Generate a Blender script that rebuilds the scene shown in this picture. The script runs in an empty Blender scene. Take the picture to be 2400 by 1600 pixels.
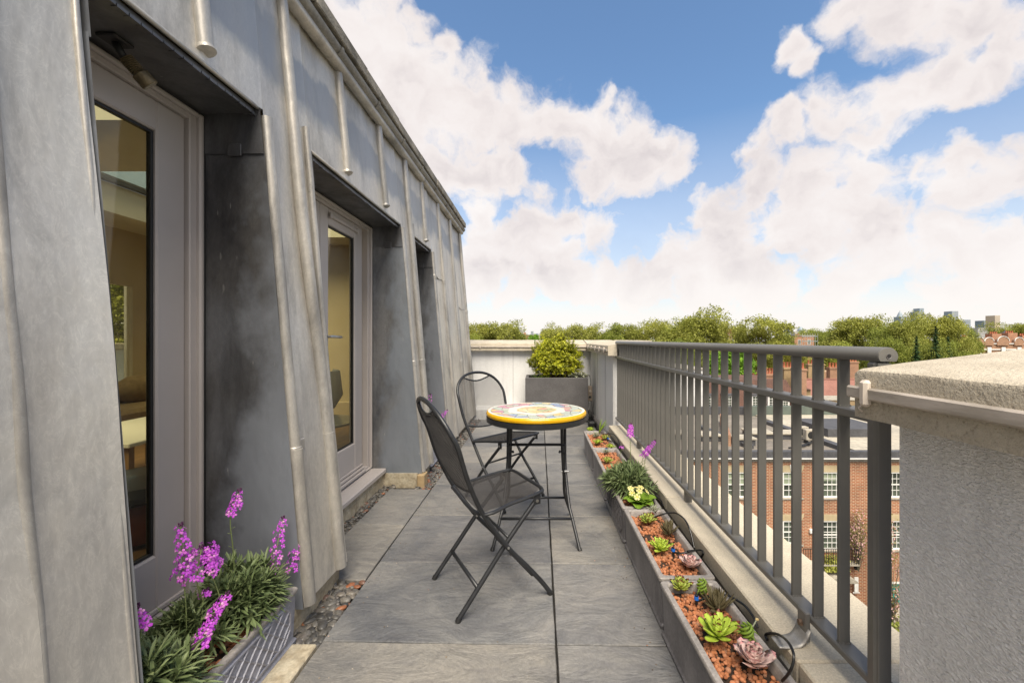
import bpy, math, random
from mathutils import Vector, Matrix, noise as mn
R = math.radians; PI = math.pi
random.seed(7)
sc = bpy.context.scene
C = sc.collection
# ------------------------------------------------------------------ camera
F = 980.0; VX, VY = 1264.0, 794.0; EYE = 1.19
cam_d = bpy.data.cameras.new('camera'); cam = bpy.data.objects.new('camera', cam_d); C.objects.link(cam)
cam_d.sensor_width = 36; cam_d.lens = 36 * F / 2400
cam_d.shift_x = -(VX - 1200) / 2400; cam_d.shift_y = (VY - 800) / 2400
cam_d.clip_start = 0.05; cam_d.clip_end = 6000
cam.location = (0, 0, EYE); cam.rotation_euler = (R(90), 0, 0)
sc.camera = cam
# ------------------------------------------------------------------ light
SUN_EL, SUN_AZ = 58, 172        # azimuth clockwise from +Y (north)
sc.view_settings.view_transform = 'Standard'; sc.view_settings.look = 'None'
sc.view_settings.exposure = 0.92; sc.view_settings.gamma = 1
sc.view_settings.use_curve_mapping = False
world = bpy.data.worlds.new('World'); sc.world = world; world.use_nodes = True
WN = world.node_tree; WN.nodes.clear()
def wn(t, **k):
    n = WN.nodes.new(t)
    for a, b in k.items(): setattr(n, a, b)
    return n
def wl(a, b): WN.links.new(a, b)
def wmath(op, a, b=None, c=None, clamp=False):
    n = wn('ShaderNodeMath', operation=op); n.use_clamp = clamp
    for i, v in enumerate((a, b, c)):
        if v is None: continue
        if isinstance(v, (int, float)): n.inputs[i].default_value = v
        else: wl(v, n.inputs[i])
    return n.outputs[0]
def pdir(px, py):
    return Vector(((px - VX) / F, 1, (VY - py) / F)).normalized()
tc = wn('ShaderNodeTexCoord')
DIR = tc.outputs['Generated']
def wnoise(scale, detail, rough, vec=DIR, zs=1.0, off=(0, 0, 0)):
    mp = wn('ShaderNodeMapping'); mp.inputs['Scale'].default_value = (1, 1, zs); mp.inputs['Location'].default_value = off
    wl(vec, mp.inputs['Vector'])
    n = wn('ShaderNodeTexNoise'); n.inputs['Scale'].default_value = scale
    n.inputs['Detail'].default_value = detail; n.inputs['Roughness'].default_value = rough
    wl(mp.outputs[0], n.inputs['Vector']); return n
sky = wn('ShaderNodeTexSky'); sky.sky_type = 'NISHITA'; sky.sun_disc = False
sky.sun_elevation = R(SUN_EL); sky.sun_rotation = R(SUN_AZ); sky.air_density = 1.0; sky.dust_density = 1.2; sky.ozone_density = 1.5
bg_sky = wn('ShaderNodeBackground'); bg_sky.inputs['Strength'].default_value = 0.100
tint = wn('ShaderNodeMixRGB', blend_type='MULTIPLY'); tint.inputs[0].default_value = 1; wl(sky.outputs[0], tint.inputs[1]); tint.inputs[2].default_value = (.86, 1.0, 1.06, 1); wl(tint.outputs[0], bg_sky.inputs['Color'])
# billowing distortion of the view direction
dn = wnoise(7, 5, 0.55); dn2 = wn('ShaderNodeVectorMath', operation='SUBTRACT'); wl(dn.outputs['Color'], dn2.inputs[0]); dn2.inputs[1].default_value = (.5, .5, .5)
dn3 = wn('ShaderNodeVectorMath', operation='SCALE'); wl(dn2.outputs[0], dn3.inputs[0]); dn3.inputs['Scale'].default_value = 0.17
dv = wn('ShaderNodeVectorMath', operation='ADD'); wl(DIR, dv.inputs[0]); wl(dn3.outputs[0], dv.inputs[1])
BL = [(770, 40, 120), (860, 110, 130), (935, 170, 130), (1020, 240, 125), (1110, 270, 105), (1200, 290, 95), (1265, 290, 65), (905, 300, 160),
      (1010, 370, 130), (1110, 390, 110), (1210, 420, 70), (1330, 300, 60), (960, 70, 55), (1030, 110, 45),
      (1400, 340, 75), (1480, 300, 60), (1470, 400, 75), (1560, 395, 50), (1400, 410, 60),
      (1160, 560, 75), (1240, 530, 75), (1320, 525, 75), (1400, 550, 75), (1250, 590, 90), (1120, 500, 50),
      (2010, 30, 90), (2120, 40, 120), (2250, 50, 120), (2370, 60, 110), (1850, 120, 50), (1890, 165, 48),
      (2330, 140, 90), (2180, 190, 110), (2090, 240, 110), (2240, 200, 100), (1960, 270, 75), (1860, 300, 65), (1760, 340, 55),
      (2030, 320, 80), (2030, 420, 110), (1900, 440, 105), (1770, 440, 90), (1690, 480, 75), (2130, 400, 90), (2250, 370, 90), (2370, 400, 120), (2290, 450, 90),
      (1900, 560, 110), (2060, 560, 130), (2220, 590, 130), (1740, 590, 120), (1600, 620, 100), (2380, 600, 120), (1130, 660, 70), (1220, 670, 80), (1320, 670, 80), (1420, 660, 70), (1180, 620, 60), (1500, 680, 90), (1640, 690, 100), (1800, 680, 110), (2000, 680, 120), (2200, 690, 120), (1330, 610, 60), (2400, 690, 120), (1960, 500, 90), (1840, 520, 80), (1690, 550, 60), (1450, 350, 85), (1400, 290, 55), (1520, 350, 70), (1560, 640, 90), (1720, 640, 100), (1280, 640, 80), (1120, 620, 70)]
acc = None
for (bx, by, br) in BL:
    d0 = pdir(bx, by); rr = (pdir(bx + br, by) - d0).length * .5 + (pdir(bx, by - br) - d0).length * .5
    vd = wn('ShaderNodeVectorMath', operation='DISTANCE'); wl(dv.outputs[0], vd.inputs[0]); vd.inputs[1].default_value = d0
    v = wmath('MULTIPLY_ADD', vd.outputs['Value'], -1.0 / (rr * ((1.2 if bx < 1700 else 1.07) if by < 420 else 1.06)), 1.0)
    acc = v if acc is None else wmath('SMOOTH_MAX', acc, v, 0.25)
# clouds outside the frame: noise cover, added denser to brighten the terrace
sep = wn('ShaderNodeSeparateXYZ'); wl(DIR, sep.inputs[0]); DZ = sep.outputs['Z']; DX = sep.outputs['X']; DY = sep.outputs['Y']
ng = wnoise(2.6, 6, 0.55, zs=1.8, off=(3, 1, 2))
gen = wmath('MULTIPLY_ADD', ng.outputs['Fac'], 5.0, -1.85)
# weight 0 inside the photographed sector, 1 outside
cd = wn('ShaderNodeVectorMath', operation='DISTANCE'); wl(DIR, cd.inputs[0]); cd.inputs[1].default_value = pdir(1500, 420)
wout = wn('ShaderNodeMapRange'); wl(cd.outputs['Value'], wout.inputs[0]); wout.inputs[1].default_value = .95; wout.inputs[2].default_value = 1.25; wout.inputs[3].default_value = 0; wout.inputs[4].default_value = 1
gen2 = wmath('MULTIPLY_ADD', gen, wout.outputs[0], wmath('MULTIPLY_ADD', wout.outputs[0], 3.0, -3.0))
dens = wmath('MAXIMUM', acc, gen2)
fb = wnoise(15, 9, 0.60, vec=dv.outputs[0])
dens = wmath('ADD', dens, wmath('MULTIPLY_ADD', fb.outputs['Fac'], 1.45, -0.76))
# white haze bank near the horizon
hz = wn('ShaderNodeMapRange'); wl(DZ, hz.inputs[0]); hz.inputs[1].default_value = 0.19; hz.inputs[2].default_value = 0.03; hz.inputs[3].default_value = 0; hz.inputs[4].default_value = 1
hz.interpolation_type = 'SMOOTHSTEP'
mask = wn('ShaderNodeMapRange'); wl(dens, mask.inputs[0]); mask.inputs[1].default_value = -0.16; mask.inputs[2].default_value = 0.48; mask.interpolation_type = 'SMOOTHSTEP'
hzm = wmath('MULTIPLY', hz.outputs[0], 0.93)
hzl = wn('ShaderNodeMapRange'); wl(DZ, hzl.inputs[0]); hzl.inputs[1].default_value = 0.45; hzl.inputs[2].default_value = 0.1; hzl.inputs[4].default_value = .55
mk = wmath('MAXIMUM', wmath('MULTIPLY', mask.outputs[0], .96), wmath('MAXIMUM', hzm, hzl.outputs[0]))
# cloud body tone: soft grey-pink hollows, bright lit edges
sn = wnoise(6, 5, 0.52, vec=dv.outputs[0], zs=1.6, off=(0, 0, .035))
thick = wn('ShaderNodeMapRange'); wl(dens, thick.inputs[0]); thick.inputs[1].default_value = 0.2; thick.inputs[2].default_value = 1.2; thick.inputs[3].default_value = 0; thick.inputs[4].default_value = .55
tone = wmath('ADD', wmath('MULTIPLY_ADD', sn.outputs['Fac'], 1.9, -0.72), wmath('MULTIPLY', thick.outputs[0], -1), clamp=False)
ramp = wn('ShaderNodeValToRGB'); wl(wmath('ADD', tone, .48, clamp=True), ramp.inputs[0])
ramp.color_ramp.elements[0].color = (.51, .465, .46, 1); ramp.color_ramp.elements[1].color = (.70, .665, .645, 1)
e = ramp.color_ramp.elements.new(.45); e.color = (.625, .575, .555, 1)
hm = wn('ShaderNodeMixRGB'); wl(hz.outputs[0], hm.inputs[0]); wl(ramp.outputs[0], hm.inputs[1]); hm.inputs[2].default_value = (.70, .66, .635, 1)
bg_cl = wn('ShaderNodeBackground'); wl(hm.outputs[0], bg_cl.inputs['Color']); bg_cl.inputs['Strength'].default_value = 0.78
mx = wn('ShaderNodeMixShader'); wl(mk, mx.inputs[0]); wl(bg_sky.outputs[0], mx.inputs[1]); wl(bg_cl.outputs[0], mx.inputs[2])
wo = wn('ShaderNodeOutputWorld'); wl(mx.outputs[0], wo.inputs['Surface'])
sl = bpy.data.lights.new('sun', 'SUN'); sl.energy = 3.7; sl.angle = R(38); sl.color = (1, .91, .77)
so = bpy.data.objects.new('sun', sl); C.objects.link(so)
so.rotation_euler = (R(90 - SUN_EL), 0, R(180 - SUN_AZ) )
sun_dir = Vector((math.sin(R(SUN_AZ)) * math.cos(R(SUN_EL)), math.cos(R(SUN_AZ)) * math.cos(R(SUN_EL)), math.sin(R(SUN_EL))))
so.rotation_euler = sun_dir.to_track_quat('Z', 'Y').to_euler()
try:
    sc.cycles.max_bounces = 8; sc.cycles.diffuse_bounces = 4
except Exception: pass

# ------------------------------------------------------------------ helpers
def P(px, py, Y=None, z=None, X=None):
    dx = (px - VX) / F; dz = (VY - py) / F
    if Y is None: Y = (z - EYE) / dz if z is not None else X / dx
    return Vector((dx * Y, Y, EYE + dz * Y))
class MB:
    def __init__(s): s.v = []; s.f = []; s.m = []; s.k = 0
    def add(s, vs, fs, M=None):
        b = len(s.v)
        for v in vs:
            v = Vector(v)
            s.v.append(M @ v if M else v)
        for f in fs: s.f.append(tuple(i + b for i in f)); s.m.append(s.k)
        return s
    def box(s, x0, x1, y0, y1, z0, z1, M=None):
        vs = [(x, y, z) for z in (z0, z1) for y in (y0, y1) for x in (x0, x1)]
        return s.add(vs, [(0, 2, 3, 1), (4, 5, 7, 6), (0, 1, 5, 4), (2, 6, 7, 3), (0, 4, 6, 2), (1, 3, 7, 5)], M)
    def bbox(s, x0, x1, y0, y1, z0, z1, b=.004, M=None):   # chamfered box
        vs = []; 
        X = (x0, x1); Y = (y0, y1); Z = (z0, z1)
        sg = (1, -1)
        idx = {}
        for i in (0, 1):
            for j in (0, 1):
                for k in (0, 1):
                    for a in range(3):
                        p = [X[i] + (0 if a == 0 else b * sg[i]), Y[j] + (0 if a == 1 else b * sg[j]), Z[k] + (0 if a == 2 else b * sg[k])]
                        idx[(i, j, k, a)] = len(vs); vs.append(p)
        F_ = []
        for i in (0, 1): F_.append([idx[(i, 0, 0, 0)], idx[(i, 1, 0, 0)], idx[(i, 1, 1, 0)], idx[(i, 0, 1, 0)]][::(1 if i else -1)])
        for j in (0, 1): F_.append([idx[(0, j, 0, 1)], idx[(1, j, 0, 1)], idx[(1, j, 1, 1)], idx[(0, j, 1, 1)]][::(-1 if j else 1)])
        for k in (0, 1): F_.append([idx[(0, 0, k, 2)], idx[(1, 0, k, 2)], idx[(1, 1, k, 2)], idx[(0, 1, k, 2)]][::(1 if k else -1)])
        for i in (0, 1):
            for j in (0, 1): F_.append([idx[(i, j, 0, 0)], idx[(i, j, 1, 0)], idx[(i, j, 1, 1)], idx[(i, j, 0, 1)]][::(1 if i != j else -1)])
            for k in (0, 1): F_.append([idx[(i, 0, k, 0)], idx[(i, 1, k, 0)], idx[(i, 1, k, 2)], idx[(i, 0, k, 2)]][::(-1 if i != k else 1)])
        for j in (0, 1):
            for k in (0, 1): F_.append([idx[(0, j, k, 1)], idx[(1, j, k, 1)], idx[(1, j, k, 2)], idx[(0, j, k, 2)]][::(1 if j != k else -1)])
        for i in (0, 1):
            for j in (0, 1):
                for k in (0, 1): F_.append([idx[(i, j, k, a)] for a in range(3)][::(1 if (i + j + k) % 2 else -1)])
        return s.add(vs, F_, M)
    def tube(s, pts, r, n=8, cap=True, sq=None):
        pts = [Vector(p) for p in pts]; b = len(s.v); N = len(pts)
        rs = r if isinstance(r, (list, tuple)) else [r] * N
        T = [(pts[min(i + 1, N - 1)] - pts[max(i - 1, 0)]).normalized() for i in range(N)]
        up = Vector((0, 0, 1)) if abs(T[0].z) < .9 else Vector((0, 1, 0))
        nrm = (up - T[0] * up.dot(T[0])).normalized()
        for i in range(N):
            nrm = (nrm - T[i] * nrm.dot(T[i])).normalized(); bn = T[i].cross(nrm)
            for j in range(n):
                a = 2 * PI * j / n
                s.v.append(pts[i] + rs[i] * (math.cos(a) * nrm + math.sin(a) * bn) if sq is None else pts[i] + (sq[0] * math.cos(a) * nrm + sq[1] * math.sin(a) * bn))
        for i in range(N - 1):
            for j in range(n):
                k = (j + 1) % n
                s.f.append((b + i * n + j, b + i * n + k, b + (i + 1) * n + k, b + (i + 1) * n + j)); s.m.append(s.k)
        if cap:
            s.f.append(tuple(b + j for j in range(n))[::-1]); s.m.append(s.k)
            s.f.append(tuple(b + (N - 1) * n + j for j in range(n))); s.m.append(s.k)
        return s
    def lathe(s, c, prof, n=24, a0=0, a1=2 * PI, axis='z'):
        b = len(s.v); full = abs(a1 - a0 - 2 * PI) < 1e-4; m = n if full else n + 1
        for (r, z) in prof:
            for j in range(m):
                a = a0 + (a1 - a0) * j / n
                s.v.append(Vector(c) + Vector((r * math.cos(a), r * math.sin(a), z)))
        for i in range(len(prof) - 1):
            for j in range(n):
                k = (j + 1) % m
                s.f.append((b + i * m + j, b + i * m + k, b + (i + 1) * m + k, b + (i + 1) * m + j)); s.m.append(s.k)
        return s
    def grid(s, fn, nu, nv):
        b = len(s.v)
        for i in range(nu + 1):
            for j in range(nv + 1): s.v.append(Vector(fn(i / nu, j / nv)))
        for i in range(nu):
            for j in range(nv):
                a = b + i * (nv + 1) + j; s.f.append((a, a + nv + 1, a + nv + 2, a + 1)); s.m.append(s.k)
        return s
    def ico(s, c, r, M3=None, sub=1, jit=0):
        vs, fs = ICO[sub]
        vv = []
        for v in vs:
            q = v * (1 + (random.uniform(-jit, jit) if jit else 0))
            if M3 is not None: q = M3 @ q
            vv.append(Vector(c) + q * r)
        return s.add(vv, fs)
def make_ico(n):
    t = (1 + 5 ** .5) / 2
    vs = [Vector(v).normalized() for v in [(-1, t, 0), (1, t, 0), (-1, -t, 0), (1, -t, 0), (0, -1, t), (0, 1, t), (0, -1, -t), (0, 1, -t), (t, 0, -1), (t, 0, 1), (-t, 0, -1), (-t, 0, 1)]]
    fs = [(0, 11, 5), (0, 5, 1), (0, 1, 7), (0, 7, 10), (0, 10, 11), (1, 5, 9), (5, 11, 4), (11, 10, 2), (10, 7, 6), (7, 1, 8), (3, 9, 4), (3, 4, 2), (3, 2, 6), (3, 6, 8), (3, 8, 9), (4, 9, 5), (2, 4, 11), (6, 2, 10), (8, 6, 7), (9, 8, 1)]
    for _ in range(n):
        mid = {}; nf = []
        def g(a, b):
            k = (min(a, b), max(a, b))
            if k not in mid: mid[k] = len(vs); vs.append(((vs[a] + vs[b]) / 2).normalized())
            return mid[k]
        for (a, b, c) in fs:
            x, y, z = g(a, b), g(b, c), g(c, a); nf += [(a, x, z), (b, y, x), (c, z, y), (x, y, z)]
        fs = nf
    return vs, fs
ICO = [make_ico(0), make_ico(1), make_ico(2)]
BASE = {}
def tag(o, label=None, cat=None, group=None, kind=None):
    if label: o['label'] = label
    if cat: o['category'] = cat
    if group: o['group'] = group
    if kind: o['kind'] = kind
    return o
def thing(name, label, cat, loc=(0, 0, 0), group=None):
    o = bpy.data.objects.new(name, None); C.objects.link(o); o.location = loc; o.empty_display_size = .1
    BASE[o] = Vector(loc); return tag(o, label, cat, group)
def mesh_of(name, mb, mats, base=Vector((0, 0, 0)), smooth=False):
    me = bpy.data.meshes.new(name)
    me.from_pydata([tuple(v - base) for v in mb.v], [], mb.f)
    if not isinstance(mats, (list, tuple)): mats = [mats]
    for m in mats: me.materials.append(m)
    if len(mats) > 1: me.polygons.foreach_set('material_index', mb.m)
    if smooth:
        me.polygons.foreach_set('use_smooth', [True] * len(me.polygons))
        if smooth == 'auto':
            try: me.set_sharp_from_angle(angle=R(38))
            except Exception: pass
    me.validate(); me.update(); return me
def obj(name, mb, mats, parent=None, smooth=False, kind=None, label=None, loc=None, cat=None, group=None):
    """parent None: top-level mesh; loc = its base point"""
    base = BASE[parent] if parent else Vector(loc or (0, 0, 0))
    o = bpy.data.objects.new(name, mesh_of(name, mb, mats, base, smooth)); C.objects.link(o)
    if parent: o.parent = parent
    else: o.location = base
    BASE[o] = base
    return tag(o, label, cat, group, kind)
def kids(o): return [c for c in ALLK.get(o, [])]
def copy_tree(o, parent=None):
    c = o.copy(); C.objects.link(c)
    if parent: c.parent = parent
    for ch in list(o.children): copy_tree(ch, c)
    return c
# ------------------------------------------------------------------ materials
def newmat(name):
    m = bpy.data.materials.new(name); m.use_nodes = True; nt = m.node_tree
    b = nt.nodes['Principled BSDF']; return m, nt, b
def nd(nt, t, **k):
    n = nt.nodes.new(t)
    for a, v in k.items(): setattr(n, a, v)
    return n
def c4(c): return (c[0], c[1], c[2], 1)
def noise_n(nt, scale, detail=5, rough=.55, stretch=(1, 1, 1), coord='Object', dist=0):
    t = nd(nt, 'ShaderNodeTexCoord'); mp = nd(nt, 'ShaderNodeMapping'); mp.inputs['Scale'].default_value = stretch
    nt.links.new(t.outputs[coord], mp.inputs['Vector'])
    n = nd(nt, 'ShaderNodeTexNoise'); n.inputs['Scale'].default_value = scale; n.inputs['Detail'].default_value = detail
    n.inputs['Roughness'].default_value = rough; n.inputs['Distortion'].default_value = dist
    nt.links.new(mp.outputs[0], n.inputs['Vector']); return n
def ramp_n(nt, src, stops):
    r = nd(nt, 'ShaderNodeValToRGB'); nt.links.new(src, r.inputs[0]); el = r.color_ramp.elements
    while len(el) > 1: el.remove(el[-1])
    el[0].position = stops[0][0]; el[0].color = c4(stops[0][1])
    for p, c in stops[1:]: e_ = el.new(p); e_.color = c4(c)
    return r
def mixc(nt, fac, a, b, mode='MIX'):
    m = nd(nt, 'ShaderNodeMixRGB', blend_type=mode)
    for i, v in enumerate((fac, a, b)):
        if isinstance(v, (int, float)): m.inputs[i].default_value = v
        elif isinstance(v, tuple): m.inputs[i].default_value = c4(v)
        else: nt.links.new(v, m.inputs[i])
    return m.outputs[0]
def bump_n(nt, b, h, strength=.3, dist=.01, prev=None):
    n = nd(nt, 'ShaderNodeBump'); n.inputs['Strength'].default_value = strength; n.inputs['Distance'].default_value = dist
    nt.links.new(h, n.inputs['Height'])
    if prev: nt.links.new(prev, n.inputs['Normal'])
    nt.links.new(n.outputs[0], b.inputs['Normal']); return n.outputs[0]
def pm(name, c1, c2=None, scale=8, rough=.6, bump=0, metal=0, stretch=(1, 1, 1), lo=.35, hi=.65, fine=None, bscale=None, spec=None, rnd=0, coord='Object', bdist=.01):
    m, nt, b = newmat(name); c2 = c2 or tuple(x * .75 for x in c1)
    n = noise_n(nt, scale, 6, .6, stretch, coord); r = ramp_n(nt, n.outputs['Fac'], [(lo, c2), (hi, c1)]); out = r.outputs[0]
    if fine:
        n2 = noise_n(nt, fine, 3, .7, (1, 1, 1), coord); r2 = ramp_n(nt, n2.outputs['Fac'], [(.3, (.72, .72, .72)), (.7, (1.15, 1.15, 1.15))])
        out = mixc(nt, 1.0, out, r2.outputs[0], 'MULTIPLY')
    if rnd:
        oi = nd(nt, 'ShaderNodeObjectInfo'); r3 = ramp_n(nt, oi.outputs['Random'], [(0, (1 - rnd,) * 3), (1, (1 + rnd,) * 3)])
        out = mixc(nt, 1.0, out, r3.outputs[0], 'MULTIPLY')
    nt.links.new(out, b.inputs['Base Color'])
    b.inputs['Roughness'].default_value = rough; b.inputs['Metallic'].default_value = metal
    if spec is not None: b.inputs['Specular IOR Level'].default_value = spec
    if bump:
        n3 = noise_n(nt, bscale or scale * 4, 4, .6, stretch, coord); bump_n(nt, b, n3.outputs['Fac'], bump, bdist)
    return m
def leadmat(name, light, cool, dark, dark_amt, cool_amt, seed, mode=None):
    m, nt, b = newmat(name)
    big = noise_n(nt, 1.7, 5, .55, (1, 1, .55)); big.inputs['Vector'].links[0].from_node.inputs['Location'].default_value = (seed, seed * 2, 0)
    med = noise_n(nt, 4.2, 7, .62, (1, 1, .35), dist=.6); med.inputs['Vector'].links[0].from_node.inputs['Location'].default_value = (seed * 3, 0, seed)
    st = noise_n(nt, 16, 5, .6, (1, 1, .07)); fn = noise_n(nt, 70, 4, .7, (1, 1, .5))
    base = ramp_n(nt, big.outputs['Fac'], [(.38, light), (.56, tuple(.5 * (a + c) for a, c in zip(light, cool))), (.56 + .3 * (1.2 - cool_amt), cool)]).outputs[0]
    dk = ramp_n(nt, med.outputs['Fac'], [(.60 - dark_amt * .3, (1, 1, 1)), (.92 - dark_amt * .3, (0, 0, 0))]).outputs[0]
    c = mixc(nt, dk, dark, base)
    s2 = ramp_n(nt, st.outputs['Fac'], [(.3, (.87, .87, .88)), (.5, (1, 1, 1)), (.72, (1.08, 1.075, 1.07))]).outputs[0]
    c = mixc(nt, 1.0, c, s2, 'MULTIPLY')
    f2 = ramp_n(nt, fn.outputs['Fac'], [(.3, (.90, .90, .90)), (.7, (1.07, 1.07, 1.07))]).outputs[0]
    c = mixc(nt, 1.0, c, f2, 'MULTIPLY')
    sc_n = noise_n(nt, 22, 6, .7, (1, 1, .45), dist=1.4); sc_r = ramp_n(nt, sc_n.outputs['Fac'], [(.475, (1, 1, 1)), (.5, (1.14, 1.14, 1.13)), (.525, (1, 1, 1))]).outputs[0]; c = mixc(nt, 1.0, c, sc_r, 'MULTIPLY')
    if mode:
        tcx = nd(nt, 'ShaderNodeTexCoord'); sx = nd(nt, 'ShaderNodeSeparateXYZ'); nt.links.new(tcx.outputs['Object'], sx.inputs[0])
        def MA(op, a, b_, c_=0.0):
            n = nd(nt, 'ShaderNodeMath', operation=op)
            for i, v in enumerate((a, b_, c_)):
                if isinstance(v, (int, float)): n.inputs[i].default_value = v
                else: nt.links.new(v, n.inputs[i])
            return n.outputs[0]
        wob = noise_n(nt, 3.5, 5, .6, (1, 1, .8))
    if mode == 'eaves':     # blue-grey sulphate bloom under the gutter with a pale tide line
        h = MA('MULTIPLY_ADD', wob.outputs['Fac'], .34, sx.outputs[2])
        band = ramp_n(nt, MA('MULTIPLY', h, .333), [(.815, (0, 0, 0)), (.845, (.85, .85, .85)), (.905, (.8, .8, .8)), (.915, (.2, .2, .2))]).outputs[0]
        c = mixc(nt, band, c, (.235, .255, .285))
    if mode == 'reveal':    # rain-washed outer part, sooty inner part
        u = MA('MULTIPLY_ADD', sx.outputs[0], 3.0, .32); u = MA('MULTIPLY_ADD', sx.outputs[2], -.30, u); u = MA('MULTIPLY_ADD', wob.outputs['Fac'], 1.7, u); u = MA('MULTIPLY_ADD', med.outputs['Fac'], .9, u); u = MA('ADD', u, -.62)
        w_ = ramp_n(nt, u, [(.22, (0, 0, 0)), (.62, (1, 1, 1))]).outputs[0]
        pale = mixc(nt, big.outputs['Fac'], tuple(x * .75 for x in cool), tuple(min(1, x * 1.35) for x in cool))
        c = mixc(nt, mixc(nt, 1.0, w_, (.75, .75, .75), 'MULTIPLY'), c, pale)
    # chalky drips
    sp = noise_n(nt, 38, 2, .5, (1, 1, .3)); sr = ramp_n(nt, sp.outputs['Fac'], [(.72, (0, 0, 0)), (.8, (.35, .35, .35))]).outputs[0]
    c = mixc(nt, sr, c, (.55, .54, .50))
    nt.links.new(c, b.inputs['Base Color']); b.inputs['Metallic'].default_value = .42
    rr = ramp_n(nt, med.outputs['Fac'], [(.3, (.34,) * 3), (.7, (.52,) * 3)]); nt.links.new(rr.outputs[0], b.inputs['Roughness'])
    dn_ = noise_n(nt, 5, 3, .5, (1, 1, .5)); pv = bump_n(nt, b, dn_.outputs['Fac'], .5, .03); bump_n(nt, b, fn.outputs['Fac'], .18, .003, pv)
    return m
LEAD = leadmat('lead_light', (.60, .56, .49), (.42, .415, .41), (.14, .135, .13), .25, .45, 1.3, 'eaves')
LEADR = leadmat('lead_roll', (.46, .43, .38), (.31, .315, .32), (.12, .115, .11), .4, .5, 5.1)
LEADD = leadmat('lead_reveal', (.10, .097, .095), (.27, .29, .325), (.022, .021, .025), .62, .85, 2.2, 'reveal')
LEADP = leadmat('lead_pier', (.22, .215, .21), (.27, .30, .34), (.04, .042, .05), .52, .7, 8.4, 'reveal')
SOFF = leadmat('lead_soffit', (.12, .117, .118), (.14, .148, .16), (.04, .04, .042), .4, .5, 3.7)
GUT = pm('gutter_grey', (.30, .285, .25), (.16, .15, .135), 9, .55, .15, .1, (1, .3, 1), fine=60)
STONE = pm('stone_edge', (.34, .31, .26), (.13, .12, .10), 7, .9, .5, fine=70, bscale=60)
PAINT = pm('taupe_paint', (.43, .39, .37), (.395, .36, .34), 3, .42, .03, fine=None)
PAINTD = pm('taupe_paint_dark', (.17, .155, .15), (.13, .12, .115), 3, .5)
CREAM = pm('cream_render', (.52, .46, .34), (.33, .27, .18), 14, .85, .4, fine=50)
RUBBER = pm('black_gasket', (.015, .015, .015), None, 9, .5)
def glassmat():
    m, nt, b = newmat('window_glass')
    b.inputs['Base Color'].default_value = (.70, .72, .55, 1); b.inputs['Roughness'].default_value = .0
    b.inputs['Transmission Weight'].default_value = 1; b.inputs['IOR'].default_value = 1.3
    tr = nd(nt, 'ShaderNodeBsdfTransparent'); tr.inputs[0].default_value = (.88, .87, .76, 1)
    gl = nd(nt, 'ShaderNodeBsdfGlossy'); gl.inputs['Roughness'].default_value = .01
    lw = nd(nt, 'ShaderNodeLayerWeight'); lw.inputs['Blend'].default_value = .5; p_ = nd(nt, 'ShaderNodeMath', operation='POWER'); nt.links.new(lw.outputs['Facing'], p_.inputs[0]); p_.inputs[1].default_value = 4.5; fr = nd(nt, 'ShaderNodeMath', operation='MULTIPLY_ADD'); nt.links.new(p_.outputs[0], fr.inputs[0]); fr.inputs[1].default_value = .7; fr.inputs[2].default_value = .035
    mx_ = nd(nt, 'ShaderNodeMixShader'); nt.links.new(fr.outputs[0], mx_.inputs[0]); nt.links.new(tr.outputs[0], mx_.inputs[1]); nt.links.new(gl.outputs[0], mx_.inputs[2])
    nt.links.new(mx_.outputs[0], nt.nodes['Material Output'].inputs['Surface']); return m
GLASS = glassmat()
DGLASS = pm('far_glass', (.03, .035, .03), (.10, .12, .09), .9, .06, 0)
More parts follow.
